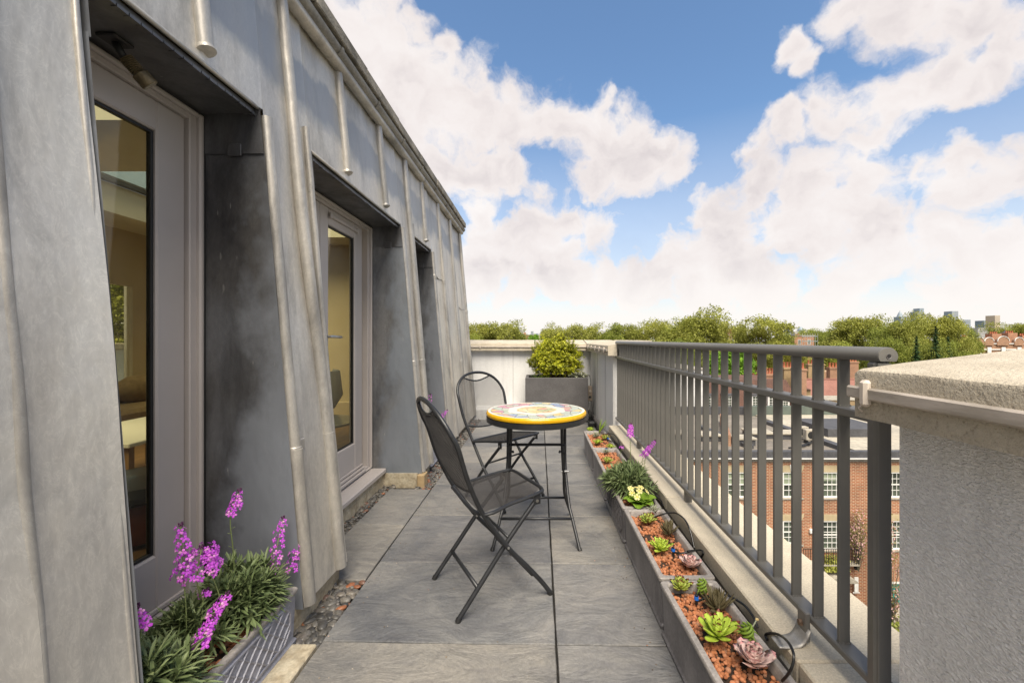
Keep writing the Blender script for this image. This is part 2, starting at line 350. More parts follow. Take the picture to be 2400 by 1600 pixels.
def slate():
    m, nt, b = newmat('slate')
    oi = nd(nt, 'ShaderNodeObjectInfo')
    t = nd(nt, 'ShaderNodeTexCoord'); ad = nd(nt, 'ShaderNodeVectorMath', operation='MULTIPLY_ADD')
    cx = nd(nt, 'ShaderNodeCombineXYZ')
    for i in range(3): nt.links.new(oi.outputs['Random'], cx.inputs[i])
    nt.links.new(cx.outputs[0], ad.inputs[0]); ad.inputs[1].default_value = (37, 53, 19); nt.links.new(t.outputs['Object'], ad.inputs[2])
    def N(sc_, d, rg, st=(1, 1, 1), ds=0, rot=0):
        mp = nd(nt, 'ShaderNodeMapping'); mp.inputs['Scale'].default_value = st; mp.inputs['Rotation'].default_value = (0, 0, rot); nt.links.new(ad.outputs[0], mp.inputs['Vector'])
        n = nd(nt, 'ShaderNodeTexNoise'); n.inputs['Scale'].default_value = sc_; n.inputs['Detail'].default_value = d; n.inputs['Roughness'].default_value = rg; n.inputs['Distortion'].default_value = ds
        nt.links.new(mp.outputs[0], n.inputs['Vector']); return n
    a = N(2.0, 6, .6, (1, 1, 1), .8); bb = N(5, 9, .72, (1, 2.4, 1), 1.6, .7); cc = N(80, 4, .7); w = N(3.2, 9, .6, (1, 1.7, 1), 2.6, .5)
    col = ramp_n(nt, a.outputs['Fac'], [(.3, (.118, .118, .120)), (.5, (.178, .172, .164)), (.7, (.240, .224, .203))]).outputs[0]
    br = ramp_n(nt, bb.outputs['Fac'], [(.34, (.80, .80, .83)), (.5, (1, 1, 1)), (.68, (1.15, 1.14, 1.11))]).outputs[0]
    col = mixc(nt, 1.0, col, br, 'MULTIPLY')
    fn = ramp_n(nt, cc.outputs['Fac'], [(.3, (.86,) * 3), (.7, (1.12,) * 3)]).outputs[0]; col = mixc(nt, 1.0, col, fn, 'MULTIPLY')
    tn = ramp_n(nt, oi.outputs['Random'], [(0, (.80, .82, .87)), (.35, (1.0, 1.0, 1.0)), (.7, (1.14, 1.11, 1.05)), (1, (.90, .92, .95))]).outputs[0]; col = mixc(nt, 1.0, col, tn, 'MULTIPLY')
    # riven cleavage edges: thin contour lines of the warped noise
    mm = nd(nt, 'ShaderNodeMath', operation='MULTIPLY'); nt.links.new(w.outputs['Fac'], mm.inputs[0]); mm.inputs[1].default_value = 9
    fr = nd(nt, 'ShaderNodeMath', operation='FRACT'); nt.links.new(mm.outputs[0], fr.inputs[0])
    ln = ramp_n(nt, fr.outputs[0], [(0, (.50,) * 3), (.045, (1.0,) * 3), (.93, (1.0,) * 3), (.99, (1.05,) * 3)]).outputs[0]
    gate = ramp_n(nt, bb.outputs['Fac'], [(.46, (0, 0, 0)), (.56, (.8, .8, .8))]).outputs[0]
    col = mixc(nt, gate, col, mixc(nt, 1.0, col, ln, 'MULTIPLY'))
    nt.links.new(col, b.inputs['Base Color'])
    rr = ramp_n(nt, bb.outputs['Fac'], [(.3, (.42,) * 3), (.7, (.62,) * 3)]); nt.links.new(rr.outputs[0], b.inputs['Roughness'])
    st = nd(nt, 'ShaderNodeMath', operation='FLOOR'); nt.links.new(mm.outputs[0], st.inputs[0])
    h = nd(nt, 'ShaderNodeMath', operation='MULTIPLY_ADD'); nt.links.new(fr.outputs[0], h.inputs[0]); h.inputs[1].default_value = .5; nt.links.new(bb.outputs['Fac'], h.inputs[2])
    pv = bump_n(nt, b, h.outputs[0], .55, .009); bump_n(nt, b, cc.outputs['Fac'], .25, .002, pv)
    return m
SLATE = slate()
def rendermat(name, c, sc_=95, bs=.8, bd=.006, stain=(.6, .6, .6)):
    m, nt, b = newmat(name)
    n = noise_n(nt, sc_, 3, .5, (1, 1, 2.2), dist=.5); big = noise_n(nt, 1.6, 5, .6, (1, 1, .5)); st = noise_n(nt, 9, 5, .6, (1, 1, .12))
    col = ramp_n(nt, big.outputs['Fac'], [(.35, tuple(x * .93 for x in c)), (.65, c)]).outputs[0]
    s2 = ramp_n(nt, st.outputs['Fac'], [(.3, stain), (.5, (1, 1, 1))]).outputs[0]; col = mixc(nt, .35, col, mixc(nt, 1.0, col, s2, 'MULTIPLY'))
    fc = ramp_n(nt, n.outputs['Fac'], [(.3, (.93,) * 3), (.6, (1.04,) * 3)]).outputs[0]; col = mixc(nt, 1.0, col, fc, 'MULTIPLY')
    nt.links.new(col, b.inputs['Base Color']); b.inputs['Roughness'].default_value = .85
    bump_n(nt, b, n.outputs['Fac'], bs, bd); return m
WALLR = rendermat('white_render', (.84, .83, .82), 110, 1.0, .013); WALLF = rendermat('far_white_render', (.68, .675, .665), 60, .5, .004)
def copingmat():
    m, nt, b = newmat('coping_stone')
    n = noise_n(nt, 130, 4, .65); n2 = noise_n(nt, 6, 6, .65); v = noise_n(nt, 300, 2, .5)
    col = ramp_n(nt, n2.outputs['Fac'], [(.3, (.36, .31, .235)), (.55, (.46, .405, .315)), (.75, (.53, .475, .375))]).outputs[0]
    f = ramp_n(nt, n.outputs['Fac'], [(.28, (.62, .6, .58)), (.42, (1, 1, 1)), (.7, (1.1, 1.1, 1.1))]).outputs[0]
    col = mixc(nt, 1.0, col, f, 'MULTIPLY')
    sp = ramp_n(nt, v.outputs['Fac'], [(.28, (.6, .5, .42)), (.36, (1, 1, 1))]).outputs[0]; col = mixc(nt, .6, col, mixc(nt, 1.0, col, sp, 'MULTIPLY'))
    nt.links.new(col, b.inputs['Base Color']); b.inputs['Roughness'].default_value = .92
    bump_n(nt, b, n.outputs['Fac'], .9, .006); return m
COPE = copingmat()
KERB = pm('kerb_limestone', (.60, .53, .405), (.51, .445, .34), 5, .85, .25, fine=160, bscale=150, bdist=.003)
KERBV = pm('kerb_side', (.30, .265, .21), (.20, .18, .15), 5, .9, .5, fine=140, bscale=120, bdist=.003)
RAIL = pm('rail_paint', (.145, .139, .127), (.122, .118, .108), 5, .38, .06, fine=None, bscale=200, bdist=.001)
RAILW = pm('rail_weld', (.20, .19, .17), (.10, .10, .095), 60, .6, .5)
PVC = pm('trunking_plastic', (.50, .44, .38), (.30, .26, .21), 13, .55, .1, 0, (1, .6, 3), lo=.3, hi=.62)
PVCL = pm('clip_plastic', (.62, .54, .46), (.52, .45, .38), 13, .5)
CHAIR = pm('chair_powder', (.026, .027, .030), (.018, .019, .021), 30, .38, .05, .2)
MESH = pm('chair_mesh', (.075, .07, .066), (.055, .05, .048), 30, .45, 0, .2)
STEEL = pm('steel_bolt', (.55, .54, .52), None, 40, .3, 0, .9)
LTROUGH = pm('faux_lead_trough', (.19, .178, .18), (.115, .108, .112), 9, .5, .12, .15, (1, 1, .25), fine=80)
LTROUGHB = pm('faux_lead_trough_pale', (.36, .36, .40), (.24, .24, .275), 8, .5, .12, .2, (1, 1, .4), fine=60)
LRIM = pm('trough_rim', (.36, .325, .295), (.25, .23, .215), 12, .55, .15, .1, fine=90)
BIGPOT = pm('fibreclay_pot', (.105, .10, .10), (.085, .08, .08), 5, .7, .1, fine=90)
SOIL = pm('potting_soil', (.055, .03, .017), (.02, .012, .008), 60, .95, 1, bscale=90, bdist=.01)
def pebmat(name, stops, rough, spec=.5):
    m, nt, b = newmat(name)
    g = nd(nt, 'ShaderNodeNewGeometry'); r = ramp_n(nt, g.outputs['Random Per Island'], stops)
    n = noise_n(nt, 120, 4, .6); f = ramp_n(nt, n.outputs['Fac'], [(.3, (.75,) * 3), (.7, (1.15,) * 3)]).outputs[0]
    nt.links.new(mixc(nt, 1.0, r.outputs[0], f, 'MULTIPLY'), b.inputs['Base Color']); b.inputs['Roughness'].default_value = rough
    bump_n(nt, b, n.outputs['Fac'], .3, .003); return m
PEB = pebmat('river_pebbles', [(0, (.040, .038, .036)), (.3, (.085, .08, .072)), (.55, (.13, .12, .105)), (.8, (.17, .15, .125)), (.9, (.09, .08, .075)), (.97, (.22, .08, .035)), (1, (.28, .11, .05))], .42)
CLAY = pebmat('clay_balls', [(0, (.26, .09, .035)), (.4, (.42, .16, .065)), (.8, (.52, .21, .10)), (1, (.33, .17, .10))], .9)
def leafmat(name, stops, rough=.5, trans=.15, scale=0, var=.2):
    m, nt, b = newmat(name)
    g = nd(nt, 'ShaderNodeNewGeometry'); oi = nd(nt, 'ShaderNodeObjectInfo')
    r = ramp_n(nt, g.outputs['Random Per Island'], stops); out = r.outputs[0]
    if scale:
        n = noise_n(nt, scale, 3, .6); f = ramp_n(nt, n.outputs['Fac'], [(.35, (1 - var,) * 3), (.65, (1 + var,) * 3)]).outputs[0]; out = mixc(nt, 1.0, out, f, 'MULTIPLY')
    rr = ramp_n(nt, oi.outputs['Random'], [(0, (.9, .92, .9)), (1, (1.1, 1.08, 1.1))]).outputs[0]; out = mixc(nt, 1.0, out, rr, 'MULTIPLY')
    nt.links.new(out, b.inputs['Base Color']); b.inputs['Roughness'].default_value = rough; b.inputs['Specular IOR Level'].default_value = .3
    if trans:
        tl = nd(nt, 'ShaderNodeBsdfTranslucent'); nt.links.new(out, tl.inputs[0])
        mx_ = nd(nt, 'ShaderNodeMixShader'); mx_.inputs[0].default_value = trans
        nt.links.new(b.outputs[0], mx_.inputs[1]); nt.links.new(tl.outputs[0], mx_.inputs[2]); nt.links.new(mx_.outputs[0], nt.nodes['Material Output'].inputs['Surface'])
    return m
L_WALLF = leafmat('wallflower_leaf', [(0, (.085, .12, .045)), (.5, (.15, .195, .08)), (1, (.24, .285, .13))], .5, .15)
L_PURP = leafmat('purple_petal', [(0, (.42, .05, .52)), (.5, (.58, .09, .66)), (.85, (.66, .16, .66)), (1, (.75, .38, .62))], .5, .25)
L_BUD = leafmat('dark_bud', [(0, (.05, .015, .05)), (1, (.10, .03, .08))], .6, 0)
L_STEM = leafmat('green_stem', [(0, (.13, .17, .06)), (1, (.20, .24, .09))], .6, 0)
L_BOX = leafmat('box_leaf', [(0, (.12, .14, .012)), (.4, (.27, .30, .018)), (.8, (.44, .45, .025)), (1, (.55, .53, .04))], .42, .3, 7, .5)
L_TREE = leafmat('plane_tree_leaf', [(0, (.17, .185, .03)), (.5, (.32, .335, .06)), (1, (.46, .46, .12))], .6, .4, .35, .25)
L_TREE2 = leafmat('green_tree_leaf', [(0, (.15, .18, .03)), (.5, (.27, .31, .05)), (1, (.38, .40, .09))], .6, .4, .35, .25)
L_BRIGHT = leafmat('bright_leaf', [(0, (.09, .19, .015)), (.5, (.19, .36, .03)), (1, (.29, .50, .05))], .6, .3, .5, .3)
L_DARK = leafmat('conifer_leaf', [(0, (.02, .045, .015)), (1, (.05, .09, .025))], .6, .1)
L_LIME = leafmat('lime_succulent', [(0, (.32, .44, .04)), (1, (.46, .56, .08))], .42, .12)
L_LIME2 = leafmat('olive_succulent', [(0, (.27, .34, .05)), (1, (.42, .46, .10))], .42, .12)
L_TIP = leafmat('red_tip', [(0, (.13, .03, .025)), (1, (.20, .05, .03))], .5, 0)
L_PINK = leafmat('pink_echeveria', [(0, (.66, .47, .42)), (1, (.74, .54, .49))], .5, .12)
L_PINKE = leafmat('pink_edge', [(0, (.62, .30, .30)), (1, (.66, .34, .34))], .5, .1)
L_GREY = leafmat('grey_agave', [(0, (.24, .26, .17)), (1, (.34, .35, .25))], .5, .05)
L_HAW = leafmat('haworthia', [(0, (.085, .072, .035)), (1, (.14, .115, .055))], .5, .05)
L_HAWS = leafmat('haworthia_ridge', [(0, (.20, .17, .10)), (1, (.26, .22, .13))], .6, 0)
L_GRASS = leafmat('grass_blade', [(0, (.15, .25, .03)), (1, (.25, .36, .05))], .5, .2)
L_PRIM = leafmat('primrose_leaf', [(0, (.10, .20, .02)), (1, (.24, .36, .04))], .45, .2, 60, .35)
L_PETAL = leafmat('cream_petal', [(0, (.66, .60, .22)), (1, (.76, .70, .32))], .5, .2)
L_YEL = leafmat('yellow_eye', [(0, (.80, .52, .03)), (1, (.84, .58, .05))], .5, 0)
BARK = pm('bark', (.16, .14, .09), (.07, .06, .04), 8, .9, .5, stretch=(1, 1, .3))
TWIG = pm('dry_twig', (.26, .15, .08), (.16, .09, .05), 30, .8)
HOSE = pm('black_hose', (.014, .014, .014), None, 20, .35)
BLUE = pm('blue_dripper', (.02, .16, .62), None, 20, .35)
def brickmat(name, a, b_, mort, sc_=1.0, w=.225, h=.075, axis='xz', v=.5):
    m, nt, b = newmat(name)
    t = nd(nt, 'ShaderNodeTexCoord'); sp = nd(nt, 'ShaderNodeSeparateXYZ'); nt.links.new(t.outputs['Object'], sp.inputs[0])
    ad = nd(nt, 'ShaderNodeMath', operation='ADD'); nt.links.new(sp.outputs[0], ad.inputs[0]); nt.links.new(sp.outputs[1], ad.inputs[1])
    cb = nd(nt, 'ShaderNodeCombineXYZ'); nt.links.new(ad.outputs[0], cb.inputs[0]); nt.links.new(sp.outputs[2], cb.inputs[1])
    br = nd(nt, 'ShaderNodeTexBrick'); nt.links.new(cb.outputs[0], br.inputs['Vector'])
    br.inputs['Color1'].default_value = c4(a); br.inputs['Color2'].default_value = c4(b_); br.inputs['Mortar'].default_value = c4(mort)
    br.inputs['Scale'].default_value = 1; br.inputs['Brick Width'].default_value = w * sc_; br.inputs['Row Height'].default_value = h * sc_
    br.inputs['Mortar Size'].default_value = .013 * sc_; br.inputs['Bias'].default_value = -.2; br.inputs['Mortar Smooth'].default_value = .2
    n = noise_n(nt, .8, 6, .65); f = ramp_n(nt, n.outputs['Fac'], [(.3, (1 - v * .45,) * 3), (.7, (1 + v * .3,) * 3)]).outputs[0]
    nt.links.new(mixc(nt, 1.0, br.outputs['Color'], f, 'MULTIPLY'), b.inputs['Base Color']); b.inputs['Roughness'].default_value = .9
    iv = nd(nt, 'ShaderNodeMath', operation='SUBTRACT'); iv.inputs[0].default_value = 1; nt.links.new(br.outputs['Fac'], iv.inputs[1])
    bump_n(nt, b, iv.outputs[0], .6, .01); return m
BRICK = brickmat('red_brick', (.33, .105, .042), (.19, .062, .03), (.48, .36, .24), sc_=1.25)
BRICKY = brickmat('stock_brick', (.36, .24, .10), (.24, .15, .065), (.34, .27, .18))
BRICKO = brickmat('orange_brick', (.33, .16, .095), (.22, .105, .065), (.40, .28, .18))
BRICKW = brickmat('white_brick', (.70, .69, .68), (.64, .63, .62), (.54, .53, .52))
GAUGED = brickmat('gauged_buff', (.47, .37, .21), (.42, .33, .18), (.52, .44, .30), w=.075, h=.45)
TILE = brickmat('clay_tile', (.155, .075, .050), (.105, .052, .040), (.045, .028, .024), w=.17, h=.10)
TILER = brickmat('red_tile', (.29, .145, .11), (.24, .12, .09), (.20, .07, .05), w=.17, h=.10)
WHITE = pm('white_paint', (.74, .73, .70), (.66, .65, .61), 3, .5)
CORN = pm('cornice_stone', (.42, .38, .31), (.28, .25, .2), 2.5, .85, fine=12)
FLAT = pm('roof_felt', (.235, .205, .17), (.17, .15, .125), .45, .9, fine=4)
FLATL = pm('pale_roof', (.47, .42, .33), (.34, .31, .25), .45, .9, fine=4)
ROOFLEAD = pm('roof_lead', (.085, .085, .09), (.06, .06, .065), 1.2, .6, fine=6)
UPST = pm('green_upstand', (.12, .145, .12), (.09, .11, .095), 1.2, .8)
TERRA = pm('terracotta_pot', (.42, .13, .06), (.30, .10, .05), 4, .8)
TEAL = pm('teal_door', (.02, .22, .19), None, 3, .4)
IRON = pm('iron_black', (.02, .02, .02), None, 3, .5)
# ================================================================== SETTING: ground far below
g = MB(); g.box(-3000, 3000, -600, 3400, -17, -16); obj('ground', g, pm('ground_green', (.09, .10, .05), (.14, .13, .09), .05, .95, fine=.5), kind='structure', loc=(0, 0, -16))
g = MB(); g.box(-60, 60, 12, 23.2, -16, -15.94); obj('road', g, pm('asphalt', (.055, .055, .055), (.04, .04, .04), 1, .9, fine=20), kind='structure', loc=(0, 17, -16))
g = MB(); g.box(-60, 60, 23.2, 25.9, -16, -15.82); obj('pavement', g, pm('paving_far', (.30, .26, .20), (.22, .19, .15), 1.2, .9, fine=20), kind='structure', loc=(0, 24, -16))
# ================================================================== OWN BUILDING BODY under the terrace
def XM(z): return -(1.07 + .085 * (z - 1.19))
ob = thing('apartment_block', 'rendered block that carries the roof terrace, seen only as the deck under the slabs', 'building', (0, 3, -16))
g = MB(); g.box(-7.0, 1.12, -3, 6.95, -16, -.06); obj('wall', g, WALLF, ob)
# ------------------------------------------------------------------ terrace floor
tf = thing('terrace_floor', 'riven grey slate slabs laid along the roof terrace', 'floor', (0, 3, -.02)); tf['kind'] = 'structure'; del tf['category']; del tf['label']
g = MB(); g.box(-1.30, .755, -1.5, 6.6, -.058, -.032); obj('bedding', g, pm('dark_bedding', (.045, .04, .035), (.02, .02, .018), 20, .95), tf)
SK = -.020
ROWS = [-.77, -.17, .43, 1.03, 1.632, 2.221, 2.813, 3.42, 4.02, 4.62, 5.22, 5.82, 6.16]
COLS = [(-.858, .066), (.066, .752)]
def slab(x0, x1, y0, y1):
    g = MB(); ga = .0036; j = lambda: random.uniform(-.0015, .0015)
    n = 6
    x0 += ga; x1 -= ga; y0 += ga; y1 -= ga
    cx, cy = (x0 + x1) / 2, (y0 + y1) / 2
    tilt = random.uniform(-.0018, .0018); tl2 = random.uniform(-.0018, .0018)
    # riven edge: perimeter loop with small wobble, chamfered to the top
    per = []
    for k in range(n): per.append((x0 + (x1 - x0) * k / n, y0))
    for k in range(n): per.append((x1, y0 + (y1 - y0) * k / n))
    for k in range(n): per.append((x1 - (x1 - x0) * k / n, y1))
    for k in range(n): per.append((x0, y1 - (y1 - y0) * k / n))
    per = [(a + j(), b + j()) for a, b in per]; N = len(per)
    sh = lambda x, y, z: (x, y + SK * x, z)
    top = [sh(cx + (a - cx) * .994, cy + (b - cy) * .992, 0 + tilt * (a - cx) + tl2 * (b - cy)) for a, b in per]
    mid = [sh(a, b, -.004 + tilt * (a - cx) + tl2 * (b - cy)) for a, b in per]
    low = [sh(a, b, -.028) for a, b in per]
    g.add(top + mid + low, [tuple(range(N))] + [(k + N, (k + 1) % N + N, (k + 1) % N, k) for k in range(N)] + [(k + 2 * N, (k + 1) % N + 2 * N, (k + 1) % N + N, k + N) for k in range(N)])
    c = Vector((cx, cy + SK * cx, 0))
    o = bpy.data.objects.new('slab', mesh_of('slab', g, SLATE, c)); C.objects.link(o); o.parent = tf; o.location = c - BASE[tf]
for i in range(len(ROWS) - 1):
    for (a, b) in COLS: slab(a, b, ROWS[i], ROWS[i + 1])
for (y0, y1) in ((2.05, 2.66), (2.66, 3.30)): slab(-1.185, -.858, y0, y1)
# timber/cream edge under the planter and beside the threshold
g = MB(); g.bbox(-.98, -.86, .6, 1.62, -.03, .012, .005); obj('threshold_strip', g, CREAM, tf)
# ------------------------------------------------------------------ pebbles
def pebbles(y0, y1, x0, x1, n, sub, smin, smax, g, lay=.012):
    for _ in range(n):
        x = random.uniform(x0, x1); y = random.uniform(y0, y1); s = random.uniform(smin, smax)
        M3 = (Matrix.Rotation(random.uniform(0, PI), 3, 'Z') @ Matrix.Rotation(random.uniform(-.5, .5), 3, 'X') @ Matrix.Diagonal((random.uniform(.9, 1.5), random.uniform(.75, 1.05), random.uniform(.45, .7))))
        g.ico((x, y + SK * x, random.uniform(-.03, -.03 + lay + .008)), s, M3, sub, .05)
g = MB()
pebbles(1.60, 2.05, -1.02, -.872, 330, 2, .010, .021, g)
pebbles(1.60, 2.05, -1.2, -1.0, 120, 1, .010, .02, g)
pebbles(2.05, 3.42, -1.285, -1.185, 560, 1, .009, .018, g)
pebbles(3.30, 4.2, -1.0, -.862, 500, 1, .009, .018, g)
pebbles(4.2, 6.3, -1.0, -.862, 700, 1, .009, .018, g)
pebbles(3.8, 4.4, -1.3, -1.0, 180, 1, .009, .018, g)
obj('pebble_bed', g, PEB, smooth=True, kind='stuff', loc=(-.93, 2.5, -.03), label='dark river pebbles filling the channel between slate slabs and lead wall', cat='pebbles')
# grit and crumbs blown along the slab edges
rs_ = random.Random(77); g = MB()
for _ in range(420):
    y = rs_.uniform(.9, 5.5); x = rs_.choice((rs_.gauss(.46, .035), rs_.gauss(-.84, .06), rs_.uniform(-.85, .48)))
    if x > .485 or x < -.86: continue
    g.ico((x, y + SK * x, .0015), rs_.uniform(.0012, .0034), Matrix.Diagonal((1.2, 1, .6)), 0, .3)
obj('grit', g, pebmat('grit_mix', [(0, (.05, .04, .03)), (.6, (.20, .15, .10)), (.8, (.45, .40, .33)), (1, (.36, .12, .05))], .9), kind='stuff', loc=(0, 3, 0), label='fine grit and crumbs scattered over the slate slabs', cat='grit')
# ================================================================== MANSARD
ms = thing('mansard_building', 'long lead-clad mansard wall with glazed doors and a gutter along the terrace left side', 'building', (-1.1, 3, 0))
OP = [(1.034, 1.716), (2.08, 3.44), (3.80, 4.41)]; ZL = 2.13; ZT = 2.80; YE = 6.28
def lead_panel(y0, y1, z0, z1, mat, amp=.006, seed=0, top=None):
    g = MB(); nu = max(3, int((y1 - y0) / .03)); nv = max(4, int((z1 - z0) / .05))
    def fn(u, v):
        y = y0 + (y1 - y0) * u; z = z0 + (z1 - z0) * v
        d = mn.noise(Vector((y * 2.6, z * .9, 0))) * .014 + mn.noise(Vector((y * 7, z * 2.6, 4))) * .005
        ed = min(y - y0, y1 - y); d += .010 * math.exp(-ed / .03)
        fl = .012 * max(0, (.25 - z) / .25) ** 2
        return (XM(z) + d + fl, y, z)
    g.grid(fn, nu, nv); return obj('lead_panel', g, mat, ms, smooth=True)
def roll(pts, r, mat=LEADR, collar=None, end=False):
    """wood-cored lead roll following the slope: pts = (y, z)"""
    P3 = []
    for k in range(len(pts) - 1):
        (ya, za), (yb, zb) = pts[k], pts[k + 1]; n = max(2, int(abs(zb - za) / .12))
        for i in range(n + (k == len(pts) - 2)):
            t = i / n; y = ya + (yb - ya) * t; z = za + (zb - za) * t
            P3.append((XM(z) + r * .42, y + .003 * mn.noise(Vector((z * 5, ya * 9, 1))), z))
    rr = [r * (1 + .07 * mn.noise(Vector((p[2] * 6, p[1] * 3, 2)))) for p in P3]
    g = MB(); g.tube(P3, rr, 14); o = obj('batten_roll', g, mat, ms, smooth='auto')
    if end:   # splayed round end cap of the roll
        p = Vector(P3[-1]); c = MB(); c.lathe((0, 0, 0), [(0, 0), (r * .9, .0), (r * 1.12, .004), (r * 1.12, .012), (r, .02)], 16)
        M = Matrix.Translation(p + Vector((.006, 0, -.012))) @ Matrix.Rotation(R(-20), 4, 'Y'); c.v = [M @ v for v in c.v]
        obj('roll_end', c, LEADR, o, smooth='auto')
    if collar is not None:
        p = Vector((XM(collar) + r * .42, pts[0][0] + (pts[-1][0] - pts[0][0]) * (collar - pts[0][1]) / (pts[-1][1] - pts[0][1]), collar))
        c = MB(); c.tube([p + Vector((0, 0, .012)), p + Vector((0, 0, .008)), p + Vector((.001, 0, -.002)), p + Vector((.003, 0, -.035))], [r * 1.02, r * 1.14, r * 1.14, r * 1.06], 14); obj('lap_collar', c, LEADR, o, smooth='auto')
    return o
# field panels between rolls
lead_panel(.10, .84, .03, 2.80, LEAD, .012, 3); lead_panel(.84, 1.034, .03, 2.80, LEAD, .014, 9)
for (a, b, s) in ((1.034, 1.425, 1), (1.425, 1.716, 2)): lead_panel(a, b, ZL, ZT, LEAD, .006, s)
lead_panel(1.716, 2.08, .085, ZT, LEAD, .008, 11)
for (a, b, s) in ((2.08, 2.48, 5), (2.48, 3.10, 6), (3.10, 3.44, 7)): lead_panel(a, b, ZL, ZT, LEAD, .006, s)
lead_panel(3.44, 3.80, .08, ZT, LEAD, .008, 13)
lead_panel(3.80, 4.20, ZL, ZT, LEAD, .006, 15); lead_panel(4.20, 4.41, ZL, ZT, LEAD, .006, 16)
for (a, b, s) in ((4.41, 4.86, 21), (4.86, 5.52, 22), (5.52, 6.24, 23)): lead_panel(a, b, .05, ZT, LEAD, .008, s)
r0 = .027
for y in (1.425, 2.48, 3.10, 4.20): roll([(y - .01, ZT - .03), (y + .005, ZL + .05)], r0, end=True)
roll([(.84, 2.8), (.845, .04)], .012)
roll([(1.93, ZT - .03), (1.95, 1.7), (2.01, .9), (2.02, .09)], r0, collar=None)
roll([(2.01, .74), (2.02, .09)], r0 * 1.13)
roll([(3.68, ZT - .03), (3.70, 1.6), (3.725, .085)], r0, collar=1.0)
roll([(4.86, ZT - .03), (4.865, .06)], r0, collar=1.86); roll([(5.52, ZT - .03), (5.53, .06)], r0, collar=.9)
roll([(6.21, ZT - .03), (6.23, .06)], r0, collar=1.6)
# rolled arrises at the openings
for (y, z1, zc) in ((1.742, ZL - .02, .73), (3.468, ZL - .02, 1.0), (4.438, ZL - .02, 1.86)): roll([(y, z1), (y + .004, .09)], .023, collar=zc)
roll([(1.745, .73), (1.75, .085)], .028)
roll([(1.024, 2.80), (1.024, .04)], .007); roll([(2.062, ZL + .1), (2.062, .09)], .016); roll([(3.785, ZL + .1), (3.785, .09)], .014)
# fixing tags folded over the laps
for (y, z) in ((1.80, .74), (2.06, 1.93)):
    g = MB(); g.bbox(-.004, .006, -.017, .017, -.022, .022, .003); 
    M = Matrix.Translation((XM(z) + .008, y, z)); g.v = [M @ v for v in g.v]; obj('fixing_tag', g, LEADR, ms)
# lap lines across the end panels
for (a, b, z) in ((4.45, 4.84, 1.87), (5.55, 6.2, 1.62)):
    g = MB(); g.tube([(XM(z) + .004, a, z + .02), (XM(z) + .006, (a + b) / 2, z - .015), (XM(z) + .004, b, z)], .006, 6); obj('lap_seam', g, LEADR, ms, smooth=True)
# reveals
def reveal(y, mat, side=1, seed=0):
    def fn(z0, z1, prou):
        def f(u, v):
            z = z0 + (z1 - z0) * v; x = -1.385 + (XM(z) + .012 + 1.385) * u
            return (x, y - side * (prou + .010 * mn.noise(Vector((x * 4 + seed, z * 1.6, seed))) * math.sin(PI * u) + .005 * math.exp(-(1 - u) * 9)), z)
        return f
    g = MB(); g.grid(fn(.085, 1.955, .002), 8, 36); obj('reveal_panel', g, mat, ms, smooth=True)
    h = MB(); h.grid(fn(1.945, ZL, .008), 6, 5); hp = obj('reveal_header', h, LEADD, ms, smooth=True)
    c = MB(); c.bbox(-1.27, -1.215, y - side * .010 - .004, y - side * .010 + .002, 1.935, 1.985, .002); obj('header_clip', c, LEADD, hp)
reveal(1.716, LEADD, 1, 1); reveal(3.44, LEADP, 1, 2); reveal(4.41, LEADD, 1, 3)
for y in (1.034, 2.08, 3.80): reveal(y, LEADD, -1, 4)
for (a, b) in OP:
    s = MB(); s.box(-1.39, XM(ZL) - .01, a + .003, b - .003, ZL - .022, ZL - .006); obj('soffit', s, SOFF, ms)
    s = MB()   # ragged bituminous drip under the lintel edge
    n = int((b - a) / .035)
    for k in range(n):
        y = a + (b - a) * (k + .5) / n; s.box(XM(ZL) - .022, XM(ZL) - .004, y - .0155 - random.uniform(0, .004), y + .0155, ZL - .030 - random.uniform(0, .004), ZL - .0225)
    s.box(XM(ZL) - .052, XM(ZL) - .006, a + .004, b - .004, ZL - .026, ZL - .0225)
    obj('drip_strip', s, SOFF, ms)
    s = MB(); s.tube([(XM(ZL) + .003, a, ZL), (XM(ZL) + .003, b, ZL)], .008, 8); obj('lintel_bead', s, LEADR, ms, smooth=True)
# cream upstand below the lead and below the sills
for (a, b, x) in ((.1, 1.0, -1.0), (1.70, 2.085, -.998), (3.43, 3.80, -.998), (4.40, 6.28, -.998)):
    g = MB(); g.box(x - .4, x, a, b, -.05, .088); obj('upstand', g, CREAM, ms)
for (a, b) in ((1.0, 1.70), (2.085, 3.43), (3.80, 4.40)):
    g = MB(); g.box(-1.5, -1.275, a, b, -.05, .088); obj('upstand', g, CREAM, ms)
g = MB(); g.bbox(-.995, -.935, 3.395, 3.50, -.03, .085, .006); obj('timber_block', g, pm('raw_timber', (.42, .31, .17), (.30, .21, .11), 14, .8, stretch=(1, .2, 1)), ms)
